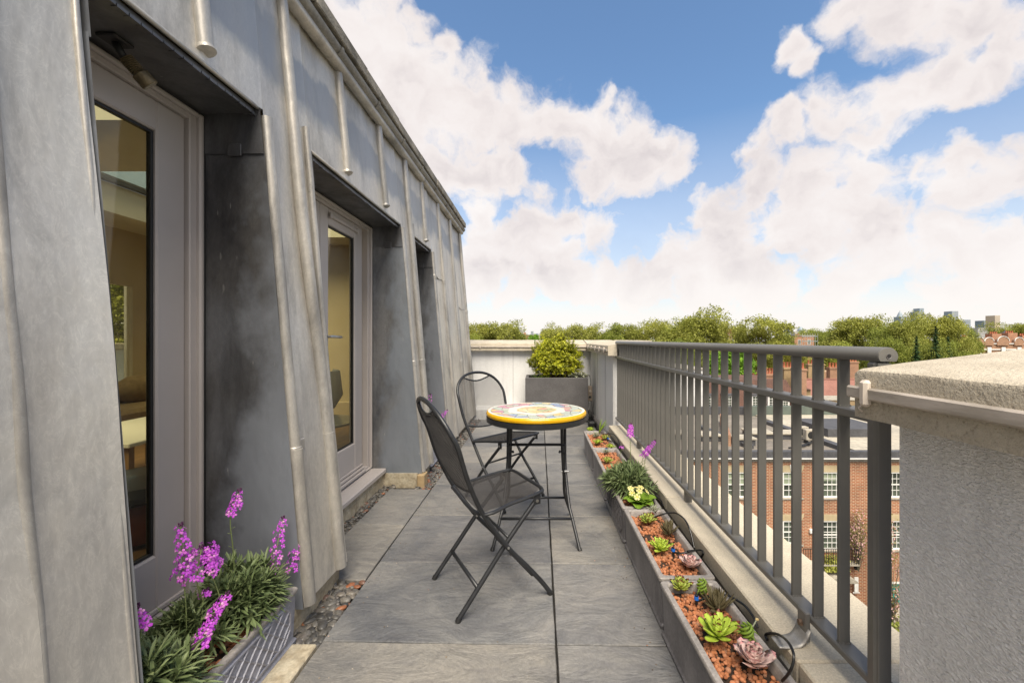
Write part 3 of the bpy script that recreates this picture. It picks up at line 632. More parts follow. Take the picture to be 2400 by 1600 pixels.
# ------------------------------------------------------------------ eaves: lead roll, gutter, capping
g = MB(); g.tube([(XM(2.8) + .03, -.5, 2.79), (XM(2.8) + .03, YE + .02, 2.79)], .034, 14); obj('eaves_roll', g, LEADR, ms, smooth='auto')
g = MB(); g.box(XM(2.8) - .06, XM(2.8) + .035, -.5, YE, 2.80, 2.835); obj('eaves_board', g, ROOFLEAD, ms)
prof = [(math.cos(a) * .048, math.sin(a) * .044) for a in [PI + PI * k / 12 for k in range(13)]] + [(.043, .004), (.040, 0)] + [(math.cos(a) * .042, math.sin(a) * .038) for a in [2 * PI - PI * k / 12 for k in range(13)]]
gx = -1.168; gz = 2.842
g = MB(); n = len(prof)
for y in (-.5, YE + .05):
    for (a, b) in prof: g.v.append(Vector((gx + a, y, gz + b)))
for k in range(n): g.f.append((k, (k + 1) % n, n + (k + 1) % n, n + k)); g.m.append(0)
g.f.append(tuple(range(n))); g.m.append(0); g.f.append(tuple(range(n, 2 * n))); g.m.append(0)
gut = obj('gutter', g, GUT, ms, smooth='auto')
for k in range(12):
    y = .2 + k * .545
    c = MB(); c.tube([(gx - .055, y, gz - .0)] + [(gx + math.cos(a) * .052, y, gz + math.sin(a) * .048) for a in [PI + PI * t / 10 for t in range(11)]], .012, 6, sq=(.004, .016)); obj('gutter_bracket', c, GUT, gut, smooth='auto')
y = -.4
while y < YE:
    L = min(.62, YE + .04 - y); g = MB(); g.bbox(-1.50, -1.108 + random.uniform(-.006, .004), y + .003, y + L - .003, 2.862, 2.932 + random.uniform(0, .003), .006); obj('capping_stone', g, STONE, ms); y += L
def frame_ring0(g, x0, x1, y0, y1, z0, z1, w=.06):
    g.box(x0, x0 + w, y0, y1, z0, z1); g.box(x1 - w, x1, y0, y1, z0, z1); g.box(x0 + w, x1 - w, y0, y0 + w, z0, z1); g.box(x0 + w, x1 - w, y1 - w, y1, z0, z1)
INW = pm('interior_white', (.70, .68, .62), (.64, .62, .56), 2, .9)
# roof, far end and hidden walls of the flat behind
g = MB()
for (a, b, c, d) in ((-6.2, -4.6, -.9, YE - .02), (-2.2, -1.3, -.9, YE - .02), (-4.6, -2.2, -.9, .4), (-4.6, -2.2, 2.6, 3.4), (-4.6, -2.2, 5.6, YE - .02)): g.box(a, b, c, d, 2.55, 2.86)
obj('roof', g, INW, ms, kind='stuff')
for (a, b) in ((.4, 2.6), (3.4, 5.6)):  # unseen roof openings, added to let daylight into the dark room
    g = MB(); frame_ring0(g, -4.6, -2.2, a, b, 2.861, 2.92); f_ = obj('added_rooflight', g, ROOFLEAD, ms); g = MB(); g.box(-4.56, -2.24, a + .04, b - .04, 2.88, 2.89); obj('pane', g, GLASS, f_)
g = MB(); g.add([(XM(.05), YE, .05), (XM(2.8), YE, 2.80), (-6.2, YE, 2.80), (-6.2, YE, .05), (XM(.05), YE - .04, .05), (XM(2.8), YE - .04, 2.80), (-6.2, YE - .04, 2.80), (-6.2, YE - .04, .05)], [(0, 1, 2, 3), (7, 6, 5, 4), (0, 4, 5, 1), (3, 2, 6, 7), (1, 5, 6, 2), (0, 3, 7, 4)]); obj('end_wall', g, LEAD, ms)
IN = pm('interior_cream', (.50, .42, .29), (.46, .385, .26), 2, .9)
WOOD = pm('oak_floor', (.30, .17, .07), (.18, .10, .04), 6, .45, stretch=(4, .5, 1))
g = MB()
for (a, b) in ((-.9, 1.0), (1.74, 2.06), (3.46, 3.78), (4.43, 6.24)): g.box(-1.50, -1.44, a, b, .02, 2.8)
for (a, b) in OP: g.box(-1.50, -1.44, a - .05, b + .05, 2.115, 2.8)
g.box(-1.5, -1.05, -.9, -.8, .02, 2.8); obj('inner_wall', g, IN, ms)
g = MB(); g.box(-5.3, -1.5, -.85, 6.1, .03, .09); obj('inner_floor', g, WOOD, ms)
g = MB(); g.box(-5.3, -1.5, 6.08, 6.2, .09, 2.55); g.box(-5.3, -1.5, -.9, -.8, .09, 2.55); obj('partition', g, IN, ms); g = MB(); g.box(-3.6, -1.5, 5.99, 6.079, .09, .28); obj('skirting_board', g, IN, ms)
BW = [(-.2, 1.2), (1.6, 3.2), (4.25, 5.39)]  # nearer openings are unseen and added to brighten the room; the furthest is real
g = MB(); ys = [-.85] + [v for p in BW for v in p] + [6.1]
for k in range(0, len(ys), 2): g.box(-5.32, -5.2, ys[k], ys[k + 1], .09, 2.55)
for (a, b) in BW: g.box(-5.32, -5.2, a, b, .09, .46); g.box(-5.32, -5.2, a, b, 1.91, 2.55)
obj('rear_wall', g, IN, ms)
for (a, b) in BW:
    g = MB()
    for (u0, u1, w0, w1) in ((a, b, .46, .50), (a, b, 1.86, 1.91), (a, a + .05, .50, 1.86), (b - .05, b, .50, 1.86)): g.box(-5.27, -5.195, u0 + .001, u1 - .001, w0, w1)
    o = obj('rear_or_added_window', g, IN, ms); g = MB(); g.box(-5.24, -5.235, a + .05, b - .05, .50, 1.86); obj('pane', g, GLASS, o)
# pale sloping lining seen inside the first door
# ------------------------------------------------------------------ doors
def frame_ring(g, x0, x1, y0, y1, z0, z1, wj, wt, wb, b=.004, wl=None):
    wl = wj if wl is None else wl
    g.bbox(x0, x1, y0, y0 + wl, z0, z1, b); g.bbox(x0, x1, y1 - wj, y1, z0, z1, b)
    g.bbox(x0, x1 - .0006, y0 + wl - .001, y1 - wj + .001, z1 - wt, z1 - .0006, b); g.bbox(x0, x1 - .0006, y0 + wl - .001, y1 - wj + .001, z0 + .0006, z0 + wb, b)
def door(name, y0, y1, leaves, label=None, vent=False, handle=None):
    g = MB(); frame_ring(g, -1.47, -1.385, y0 + .004, y1 - .004, .135, 2.106, .055, .045, .03)
    frame_ring(g, -1.40, -1.368, y0 + .006, y1 - .006, .137, 2.10, .022, .02, .012, .006)
    fr = obj(name, g, PAINT, ms, label=label)
    for i, (a, b, ga, gb) in enumerate(leaves):
        zb, zt = .17, 2.062; gz0, gz1 = .40, 1.95
        g = MB(); frame_ring(g, -1.445, -1.40, a, b, zb, zt, b - gb, zt - gz1, gz0 - zb, .006, ga - a)
        # glazing bead
        frame_ring(g, -1.425, -1.409, ga - .012, gb + .012, gz0 - .012, gz1 + .012, .012, .012, .012, .003)
        for q in range(3): g.bbox(-1.40, -1.388 + .012 * (2 - q), a + .01, b - .01, zb - .02 + q * .022, zb - .002 + q * .022, .003)   # weather bar
        obj('door_leaf', g, PAINT, fr)
        g = MB(); frame_ring(g, -1.430, -1.412, ga, gb, gz0, gz1, .010, .010, .010, .001); obj('gasket', g, RUBBER, fr)
        g = MB(); g.box(-1.422, -1.419, ga + .006, gb - .006, gz0 + .006, gz1 - .006); obj('glass', g, GLASS, fr)
    g = MB(); g.bbox(-1.40, -1.255, y0 + .01, y1 - .01, .095, .132, .006); obj('sill', g, PAINT, fr)
    if vent:
        a, b = leaves[-1][0] + .10, leaves[-1][1] - .10
        g = MB(); g.bbox(-1.402, -1.382, a, b, 2.0, 2.022, .005); g.bbox(-1.402, -1.378, a, a + .02, 1.99, 2.03, .004); g.bbox(-1.402, -1.378, b - .02, b, 1.99, 2.03, .004); obj('trickle_vent', g, PAINT, fr)
    if handle:
        y, z = handle
        g = MB(); g.bbox(-1.402, -1.392, y - .015, y + .015, z - .13, z + .07, .004); g.tube([(-1.395, y, z), (-1.345, y, z), (-1.338, y + .012, z), (-1.338, y + .12, z - .003), (-1.35, y + .135, z - .003)], .009, 10); obj('handle', g, STEEL, fr, smooth='auto')
    return fr
door('glazed_door', 1.034, 1.716, [(1.095, 1.653, 1.20, 1.53)], 'single glazed terrace door with a broad taupe frame')
door('double_door', 2.08, 3.44, [(2.14, 2.665, 2.24, 2.56), (2.67, 3.306, 2.777, 3.175)], 'double terrace door with a steel lever handle', True, (2.705, 1.205))
door('narrow_window', 3.80, 4.41, [(3.86, 4.35, 3.95, 4.26)], 'narrow glazed opening furthest along the wall')
# dark putty joint along reveal and door frame
for y in (1.7145, 3.4385): 
    g = MB(); g.tube([(-1.372, y - .003, .14), (-1.372, y - .003, 2.10)], .006, 6); obj('seal', g, RUBBER, ms)
# ------------------------------------------------------------------ spotlight under the lintel
lp = P(272, 132, X=-1.30); lt = P(330, 190, X=-1.20)
sp = thing('spotlight', 'small tarnished brass spotlight fixed under the lintel over the nearest door', 'spotlight', (lp.x, lp.y, 2.11))
BRASS = pm('tarnished_brass', (.20, .155, .085), (.10, .08, .045), 40, .45, .2, .5)
g = MB(); g.bbox(lp.x - .03, lp.x + .03, lp.y - .035, lp.y + .03, 2.098, 2.108, .003); obj('bracket', g, IRON, sp)
g = MB(); g.tube([(lp.x, lp.y, 2.10), (lp.x + .005, lp.y + .01, 2.075), (lp.x + .01, lp.y + .02, 2.06)], .011, 8); obj('knuckle', g, IRON, sp, smooth=True)
a = Vector((lp.x + .01, lp.y + .02, 2.065)); d = Vector((.034, .045, -.058)); pts = []; rs = []
for k in range(9): pts += [a + d * (k * .06), a + d * (k * .06 + .03)]; rs += [.021, .0175]
pts += [a + d * .56, a + d * .58, a + d * 1.0, a + d * 1.02]; rs += [.021, .024, .0245, .023]
g = MB(); g.tube(pts, rs, 18); obj('lamp_body', g, BRASS, sp, smooth='auto')
g = MB(); g.tube([a + d * 1.0, a + d * 1.03], [.019, .019], 16); obj('lens', g, pm('lamp_lens', (.30, .27, .2), None, 9, .2), sp)
# ------------------------------------------------------------------ interior furniture
SOFA = pm('brown_linen', (.24, .17, .09), (.18, .125, .065), 20, .95, .2)
t = thing('sofa', 'brown linen sofa with loose cushions behind the nearest glass door', 'sofa', (-4.6, 4.6, .09))
g = MB(); g.bbox(-5.1, -4.2, 3.7, 5.5, .14, .46, .04); obj('seat', g, SOFA, t)
g = MB(); g.bbox(-5.15, -4.9, 3.7, 5.5, .461, .66, .05); obj('backrest', g, SOFA, t)
for y in (4.3, 4.95):
    g = MB(); g.ico((-4.72, y, .60), 1, Matrix.Diagonal((.13, .33, .17)), 2, .02); obj('cushion', g, SOFA, t, smooth=True)
t = thing('coffee_table', 'low white topped table in the room behind the nearest glass door', 'table', (-3.1, 3.2, .09))
g = MB(); g.bbox(-3.5, -2.7, 2.75, 3.75, .47, .50, .005); obj('tabletop', g, INW, t)
for (x, y) in ((-3.45, 2.8), (-2.75, 2.8), (-3.45, 3.7), (-2.75, 3.7)): g = MB(); g.box(x - .02, x + .02, y - .02, y + .02, .09, .47); obj('leg', g, WOOD, t)
t = thing('leather_stool', 'round red-brown leather stool with dark seat behind the nearest glass door', 'stool', (-2.25, 2.35, .09))
c = (-2.25, 2.35, 0)
g = MB(); g.lathe(c, [(0, .12), (.25, .12), (.27, .2), (.25, .32), (0, .33)], 24); obj('base', g, pm('red_leather', (.20, .045, .015), (.10, .02, .01), 7, .3), t, smooth='auto')
g = MB(); g.lathe(c, [(0, .335), (.27, .335), (.29, .37), (.26, .41), (0, .42)], 24); obj('seat', g, pm('black_leather', (.02, .02, .022), None, 7, .25), t, smooth='auto')
t = thing('white_armchair', 'white moulded shell chair just inside the double door', 'chair', (-2.35, 4.35, .09))
c = (-2.35, 4.35, 0)
g = MB(); g.lathe(c, [(0, .45), (.2, .46), (.28, .6), (.25, .85), (.24, .86), (.26, .6), (.19, .49), (0, .48)], 24, -2.4, 1.2); obj('shell', g, INW, t, smooth=True)
g = MB(); g.lathe(c, [(.2, .095), (.03, .12), (.025, .45)], 16); obj('base', g, STEEL, t, smooth=True)
t = thing('dining_table', 'pale round table half seen through the double door', 'table', (-2.0, 3.75, .09))
g = MB(); g.lathe((-2.0, 3.75, 0), [(0, .43), (.33, .43), (.34, .45), (0, .455)], 28); obj('tabletop', g, pm('pale_top', (.5, .5, .42), None, 8, .2), t)
g = MB(); g.tube([(-2.0, 3.75, .09), (-2.0, 3.75, .43)], .03, 10); obj('leg', g, STEEL, t)
# rear terrace parapet beyond the room window
t = thing('rear_parapet', 'white rendered parapet outside the far window of the room', 'wall', (-6.9, 4, -.05))
g = MB(); g.box(-7.0, -6.8, -1, 7.2, -.06, 1.02); obj('wall', g, WALLF, t); g = MB(); g.bbox(-7.06, -6.74, -1, 7.2, 1.02, 1.12, .01); obj('coping_stone', g, COPE, t)
# ================================================================== PARAPETS
XC, ZC = .755, .25
kw = thing('kerb_wall', 'pale stone kerb wall under the metal railing', 'wall', (.95, 2.6, -.05))
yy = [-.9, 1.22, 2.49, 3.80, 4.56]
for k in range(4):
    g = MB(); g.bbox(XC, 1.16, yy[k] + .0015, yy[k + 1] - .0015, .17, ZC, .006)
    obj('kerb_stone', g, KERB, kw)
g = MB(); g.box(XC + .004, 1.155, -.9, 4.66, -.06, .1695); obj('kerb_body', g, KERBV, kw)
def coping(parent, x0, x1, y0, y1, zi, zo, zb, axis='y', mat=COPE, nz=.0025):
    """weathered (sloped) coping with rough arrises; axis = run direction; x0 = low inner edge"""
    L = (y1 - y0); nu = max(3, int(L / .05)); nv = 8
    g = MB()
    ring = [(x0, zb), (x0, zi - .012), (x0 + .004, zi - .004), (x0 + .014, zi)] + [(x0 + (x1 - x0) * t, zi + (zo - zi) * t) for t in (.25, .5, .75, .97)] + [(x1, zo - .01), (x1, zb), ((x0 + x1) / 2, zb)]
    n = len(ring)
    for i in range(nu + 1):
        y = y0 + L * i / nu
        for (a, z) in ring:
            dxy = mn.noise(Vector((a * 9, y * 9, z * 9))) * nz
            yy_ = y + (0.006 if i == 0 else -.006 if i == nu else 0) * (1 if z > zi - .006 else 0)
            g.v.append(Vector((a + dxy, yy_, z + dxy)) if axis == 'y' else Vector((yy_, a + dxy, z + dxy)))
    for i in range(nu):
        for k in range(n): q = (k + 1) % n; g.f.append((i * n + k, i * n + q, (i + 1) * n + q, (i + 1) * n + k)); g.m.append(0)
    g.f.append(tuple(range(n))[::-1]); g.m.append(0); g.f.append(tuple(nu * n + k for k in range(n))); g.m.append(0)
    return obj('coping_stone', g, mat, parent, smooth='auto')
ZI, ZO, ZB = 1.120, 1.174, 1.006
np_ = thing('near_parapet', 'rough white rendered parapet with stone coping at the right edge, nearest the viewer', 'wall', (.95, .3, -.05))
g = MB(); g.box(.82, 1.17, -1.2, .952, -.05, ZB + .001); obj('rendered_wall', g, WALLR, np_)
coping(np_, XC, 1.225, -1.2, 1.0, ZI, ZO, ZB)
fp = thing('corner_parapet', 'short white rendered parapet length between the railing and the far corner', 'wall', (.95, 5.6, -.05))
g = MB(); g.box(.815, 1.17, 4.62, 6.66, -.05, ZB + .001); obj('rendered_wall', g, WALLF, fp)
coping(fp, XC - .01, 1.225, 4.54, 6.57, ZI, ZO, ZB)
g = MB(); g.bbox(.775, .8145, 4.60, 6.60, -.03, .075, .01); obj('skirting', g, PAINTD, fp)
for y in (5.15, 5.85): g = MB(); g.box(.8125, .8152, y, y + .004, .08, ZB); obj('render_joint', g, PAINTD, fp)
ep = thing('end_parapet', 'white rendered end wall of the terrace behind the box bush', 'wall', (-.2, 6.8, -.05))
g = MB(); g.box(-3.2, 1.17, 6.66, 7.0, -.05, ZB + .001); obj('rendered_wall', g, WALLF, ep)
for (a, b) in ((-3.2, -1.75), (-1.745, -.075), (-.070, .738)): coping(ep, 6.57, 7.06, a, b, ZI, ZO, ZB, axis='x')
coping(ep, 6.575, 7.06, .742, 1.225, ZI + .0, ZO, ZB, axis='x')
g = MB(); g.bbox(-1.2, -.30, 6.26, 6.655, -.03, .14, .012); obj('plinth', g, WALLF, ep)
for x in (-.42, ): g = MB(); g.box(x, x + .004, 6.6572, 6.661, .15, ZB); obj('render_joint', g, PAINTD, ep)
g = MB(); g.bbox(-.62, -.50, 6.225, 6.262, -.0, .10, .006); obj('air_vent', g, IRON, ep)
# ------------------------------------------------------------------ cable trunking clipped on the copings
def trunk(a, b, axis, label, clips, dz=0):
    t = thing('cable_trunking', label, 'cable trunking', ((a[0] + b[0]) / 2, (a[1] + b[1]) / 2, 1.06), 'cable trunking on the copings')
    z = 1.066
    g = MB()
    if axis == 'y': g.bbox(a[0] - .014, a[0] - .001, a[1], b[1], z - .015, z + .013, .004)
    else: g.bbox(a[0], b[0], a[1] - .014, a[1] - .001, z - .013, z + .013, .004)
    obj('trunking', g, PVC, t)
    for c in clips:
        g = MB()
        if axis == 'y':
            g.bbox(a[0] - .020, a[0] - .0005, c - .011, c + .011, z - .030, z + .030, .006); M = None
            g.tube([(a[0] - .004, c + .018, z - .028), (a[0] - .012, c + .018, z - .036), (a[0] - .004, c + .018, z - .045)], .002, 6)
        else: g.bbox(c - .009, c + .009, a[1] - .02, a[1] - .0005, z - .024, z + .024, .005)
        obj('clip', g, PVCL, t)
trunk((XC, -1.0), (XC, 1.012), 'y', 'grimy white cable trunking on the coping nearest the viewer', [.955, .3])
trunk((XC - .01, 4.55), (XC - .01, 6.55), 'y', 'cable trunking on the short coping beside the railing far end', [4.75, 5.12, 5.5, 5.9, 6.3])
trunk((-1.3, 6.57), (.74, 6.57), 'x', 'cable trunking running along the end wall coping behind the bush', [-.93, .56])
# ================================================================== RAILING
rl = thing('metal_railing', 'dark grey flat-bar railing with a round handrail on the kerb wall', 'railing', (.86, 2.7, ZC))
XR = .86; Y0, Y1 = 1.03, 4.60
g = MB(); pts = []
prof = []
for k in range(20):
    a = 2 * PI * k / 20; x = .026 * math.cos(a); z = .0225 * math.sin(a)
    prof.append((x, max(z, -.0135)))
g = MB(); n = len(prof)
for y in (Y0, Y0 + .003, Y1):
    s = .93 if y == Y0 else 1
    for (x, z) in prof: g.v.append(Vector((XR + x * s, y, 1.147 + z * s)))
for i in range(2):
    for k in range(n): q = (k + 1) % n; g.f.append((i * n + k, i * n + q, (i + 1) * n + q, (i + 1) * n + k)); g.m.append(0)
g.f.append(tuple(range(n))[::-1]); g.m.append(0)
hr = obj('handrail', g, RAIL, rl, smooth='auto')
g = MB(); g.tube([(XR + .001, Y0 - .0008, 1.147), (XR + .001, Y0 + .001, 1.147)], .0048, 14); obj('end_hole', g, RUBBER, hr)
g = MB(); g.lathe((0, 0, 0), [(.0048, 0), (.0065, -.0009), (.007, 0)], 16); M = Matrix.Translation((XR + .001, Y0 - .0004, 1.147)) @ Matrix.Rotation(R(-90), 4, 'X'); g.v = [M @ v for v in g.v]; obj('end_ring', g, PAINTD, hr)
g = MB(); g.tube([(XR, 3.18, 1.1467), (XR, 3.184, 1.1467)], .0239, 20, sq=(.0229, .0264)); obj('handrail_joint', g, RUBBER, hr)
for (z0, z1, nme) in ((.978, 1.002, 'mid_rail'), (.312, .334, 'bottom_rail')):
    g = MB(); g.bbox(XR - .025, XR + .025, 1.04, Y1, z0, z1, .0035); obj(nme, g, RAIL, rl)
barm = {}
def bar_mesh(z0, z1):
    g = MB(); g.bbox(-.0155, .0155, -.0055, .0055, z0, z1, .0015)
    g.k = 1
    for k in range(7):
        a = -.0145 + k * .0048; g.ico((a, -.006, z0 + .001), .0026 + random.uniform(-.0006, .0008), None, 0); g.ico((a, .006, z0 + .001), .0026, None, 0)
    return mesh_of('baluster', g, [RAIL, RAILW])
BLOW = bar_mesh(.334, .978); BUP = bar_mesh(1.002, 1.136)
k = 0; inv = 1.4033e-3
y = 1.182
while y < Y1:
    o = bpy.data.objects.new('baluster', BLOW); C.objects.link(o); o.parent = rl; o.location = Vector((XR, y, 0)) - BASE[rl]
    u = bpy.data.objects.new('upper_bar', BUP); C.objects.link(u); u.parent = rl; u.location = Vector((XR, y, 0)) - BASE[rl]
    y += .1085
g = MB(); g.bbox(XR - .026, XR + .016, 1.038, 1.070, .10, 1.134, .007); g.bbox(XR - .022, XR + .012, 1.0335, 1.0385, .12, 1.13, .002); obj('post', g, RAIL, rl)
for y in (1.90, 2.42, 3.60): 
    if y == 1.90: continue
    g = MB(); g.bbox(XR - .02, XR + .02, y - .014, y + .014, ZC - .002, .313, .003); obj('stub_foot', g, RAIL, rl)
# bolted foot with curved bracket
bp = P(1893, 1462, X=XR - .02)
g = MB(); g.bbox(XR - .040, XR - .024, bp.y - .022, bp.y + .022, .255, .345, .003); br = obj('bolted_bracket', g, RAIL, rl)
g = MB(); g.lathe((0, 0, 0), [(0, .009), (.009, .009), (.010, .007), (.010, 0)], 6); M = Matrix.Translation((XR - .040, bp.y, .305)) @ Matrix.Rotation(R(-90), 4, 'Y'); g.v = [M @ v for v in g.v]; obj('hex_bolt', g, pm('rusty_bolt', (.16, .10, .06), (.08, .05, .035), 90, .7), br)
g = MB()
def lip(u, v):
    q = max(0, 1 - u / .35); return (XR - .045 - .085 * u + .012 * q, bp.y + .028 - .062 * v * (1 - .25 * u * u) - .02 * u, .2535 + .045 * q ** 2.2)
g.grid(lip, 12, 4); o = obj('lead_dressing', g, LEADR, rl, smooth=True); sm = o.modifiers.new('s', 'SOLIDIFY'); sm.thickness = .004
g = MB(); g.bbox(.742, .757, 1.24, 1.30, .10, .215, .006); obj('drain_outlet', g, GUT, kw)
# ================================================================== BISTRO CHAIRS
def spl(pts, n=6):
    """Catmull-Rom through pts"""
    p = [Vector(q) for q in pts]; p = [2 * p[0] - p[1]] + p + [2 * p[-1] - p[-2]]; out = []
    for i in range(1, len(p) - 2):
        for k in range(n):
            t = k / n; a, b, c, d = p[i - 1], p[i], p[i + 1], p[i + 2]
            out.append(.5 * ((2 * b) + (-a + c) * t + (2 * a - 5 * b + 4 * c - d) * t * t + (-a + 3 * b - 3 * c + d) * t ** 3))
    out.append(p[-2]); return out
def wire_sheet(inside, mp, umax, vmax, pitch, w, nrm):
    """expanded-metal mesh: two families of slanted flat strands clipped to a shape, crimped over each other"""
    g = MB(); sl = .62
    for fam in (1, -1):
        c = -vmax - umax
        while c < vmax + umax:
            run = []; step = .012; u = -umax
            def flush():
                if len(run) > 1:
                    b = len(g.v)
                    for (uu, vv) in run:
                        p = mp(uu, vv); o = nrm * (.0009 * fam)
                        g.v.append(mp(uu, vv - w) + o); g.v.append(mp(uu, vv + w) + o); g.v.append(mp(uu, vv) - o * .2 - nrm * .0016)
                    for k in range(len(run) - 1):
                        a = b + 3 * k; g.f += [(a, a + 1, a + 4, a + 3), (a + 1, a + 2, a + 5, a + 4), (a + 2, a, a + 3, a + 5)]; g.m += [0, 0, 0]
                run.clear()
            while u <= umax:
                v = fam * u * sl + c
                if inside(u, v): run.append((u, v))
                else: flush()
                u += step
            flush(); c += pitch
    return g
SH = .463
def make_chair(label):
    t = thing('folding_chair', label, 'chair', (0, 0, 0), 'folding mesh bistro chairs')
    hw = .205; r = .0105
    # side profile (x forward, z up); x origin at footprint centre
    prof = [(.218, .010), (.17, .075), (.09, .17), (.0, .272), (-.115, .44), (-.19, .60), (-.235, .74)]
    ht = .236; wz = lambda z: hw + (ht - hw) * min(1, max(0, (z - .44) / .26)) ** .8
    L = [(x, -wz(z), z) for x, z in prof]; Rr = [(x, wz(z), z) for x, z in prof]
    arch = []
    for k in range(1, 12):
        a = PI * k / 12; s = math.sin(a); arch.append((-.235 - .085 * s ** .9, -ht * (abs(math.cos(a)) ** .92) * (1 if math.cos(a) > 0 else -1), .74 + .180 * s ** .9))
    g = MB(); g.tube(spl(L + arch + Rr[::-1], 4), r, 10); obj('back_frame', g, CHAIR, t, smooth='auto')
    # rear legs: from the seat front pivot through the crossing to the rear foot
    for s in (-1, 1):
        y = s * (hw - .024)
        g = MB(); g.tube(spl([(.155, y, .44), (.08, y, .36), (.0, y, .272), (-.10, y, .15), (-.215, y, .010)], 4), r, 10); lg = obj('leg', g, CHAIR, t, smooth='auto')
        g = MB(); g.tube([(-.212, y, .014), (-.2195, y, .0)], .0125, 10); obj('rubber_foot', g, RUBBER, lg)
        g = MB(); g.tube([(.216, s * hw, .013), (.220, s * hw, .0)], .0125, 10); obj('rubber_foot', g, RUBBER, t)
        g = MB(); g.tube([(.0, s * (hw + .013), .272), (.0, s * (hw - .037), .272)], .0055, 8); obj('rivet', g, STEEL, t)
        g = MB(); g.bbox(.140, .175, s * (hw - .014) - .003, s * (hw - .014) + .003, .425, .475, .002); pl = obj('pivot_plate', g, CHAIR, t)
        g = MB(); g.tube([(.156, s * (hw - .008), .442), (.156, s * (hw - .036), .442)], .007, 8); obj('rivet', g, STEEL, pl)
    g = MB(); g.tube([(-.13, -hw + .024, .118), (-.13, hw - .024, .118)], .009, 8); obj('stretcher', g, CHAIR, t, smooth=True)
    g = MB(); g.tube([(.125, -hw, .118), (.125, hw, .118)], .009, 8); obj('stretcher', g, CHAIR, t, smooth=True)
    g = MB(); g.tube([(.02, -hw + .024, .296), (.02, hw - .024, .296)], .007, 8); obj('stretcher', g, CHAIR, t, smooth=True)
    # seat: rounded frame, slightly raised towards the front, dished mesh
    sz = lambda x: .437 + (x + .12) * .13
    S = [(-.125, .187), (-.125, -.187), (.03, -.195), (.165, -.188), (.203, -.15), (.205, 0), (.203, .15), (.165, .188), (.03, .195)]
    ring = spl([(x, y, sz(x)) for x, y in S] + [(S[0][0], S[0][1], sz(S[0][0]))], 5)
    g = MB(); g.tube(ring, .0085, 8); obj('seat_frame', g, CHAIR, t, smooth='auto')
    ins = lambda u, v: -.12 < u < .198 and abs(v) < (.186 if u < .14 else .186 - (u - .14) * .75)
    g = wire_sheet(ins, lambda u, v: Vector((u, v, sz(u) - .010 * (1 - (v / .19) ** 2) * (1 - ((u - .04) / .17) ** 2))), .2, .2, .0085, .0012, Vector((0, 0, 1)))
    obj('seat_mesh', g, MESH, t, kind='stuff')
    # backrest: mesh panel clipped below a curved hand-hold bar
    def bx(z):  # back plane x at height z, by the profile
        q = prof[4:] + [(-.32, .915)]
        for (xa, za), (xb, zb) in zip(q, q[1:]):
            if za <= z <= zb: return xa + (xb - xa) * (z - za) / (zb - za)
        return q[0][0]
    hwz = lambda z: wz(z) if z < .74 else ht * math.sqrt(max(0, 1 - ((z - .74) / .180) ** 2.2))
    top = lambda y: .885 - .030 * math.cos(y / .13 * PI / 2) if abs(y) < .13 else .915
    bot = lambda y: .515 + .030 * (y / .21) ** 2
    insb = lambda u, v: bot(u) < v + .7 < top(u) and abs(u) < hwz(v + .7) - .004
    curve = lambda y: -.016 * math.cos(min(1, abs(y) / .215) * PI / 2) ** 1.3
    g = wire_sheet(insb, lambda u, v: Vector((bx(v + .7) + curve(u), u, v + .7)), .236, .22, .0085, .0013, Vector((1, 0, .3)))
    obj('backrest_mesh', g, MESH, t, kind='stuff')
    g = MB(); g.tube([(bx(top(y)) + curve(y) * (1 - (y / .125) ** 4), y, top(y)) for y in [-.125 + .25 * k / 12 for k in range(13)]], .006, 8); obj('hand_hold', g, CHAIR, t, smooth=True)
    g = MB(); g.tube([(bx(bot(y)) + curve(y), y, bot(y)) for y in [-.215 + .43 * k / 12 for k in range(13)]], .006, 8); obj('lower_rail', g, CHAIR, t, smooth=True)
    return t
ch1 = make_chair('black folding mesh chair in front of the round table, nearest the viewer')
ch2 = copy_tree(ch1); ch2['label'] = 'black folding mesh chair on the far side of the round table'
ch1.location = (-.241, 2.023, .001); ch1.rotation_euler.z = math.atan2(.49, .87)
ch2.location = (-.27, 3.156, .001); ch2.rotation_euler.z = math.atan2(-.65, .76)
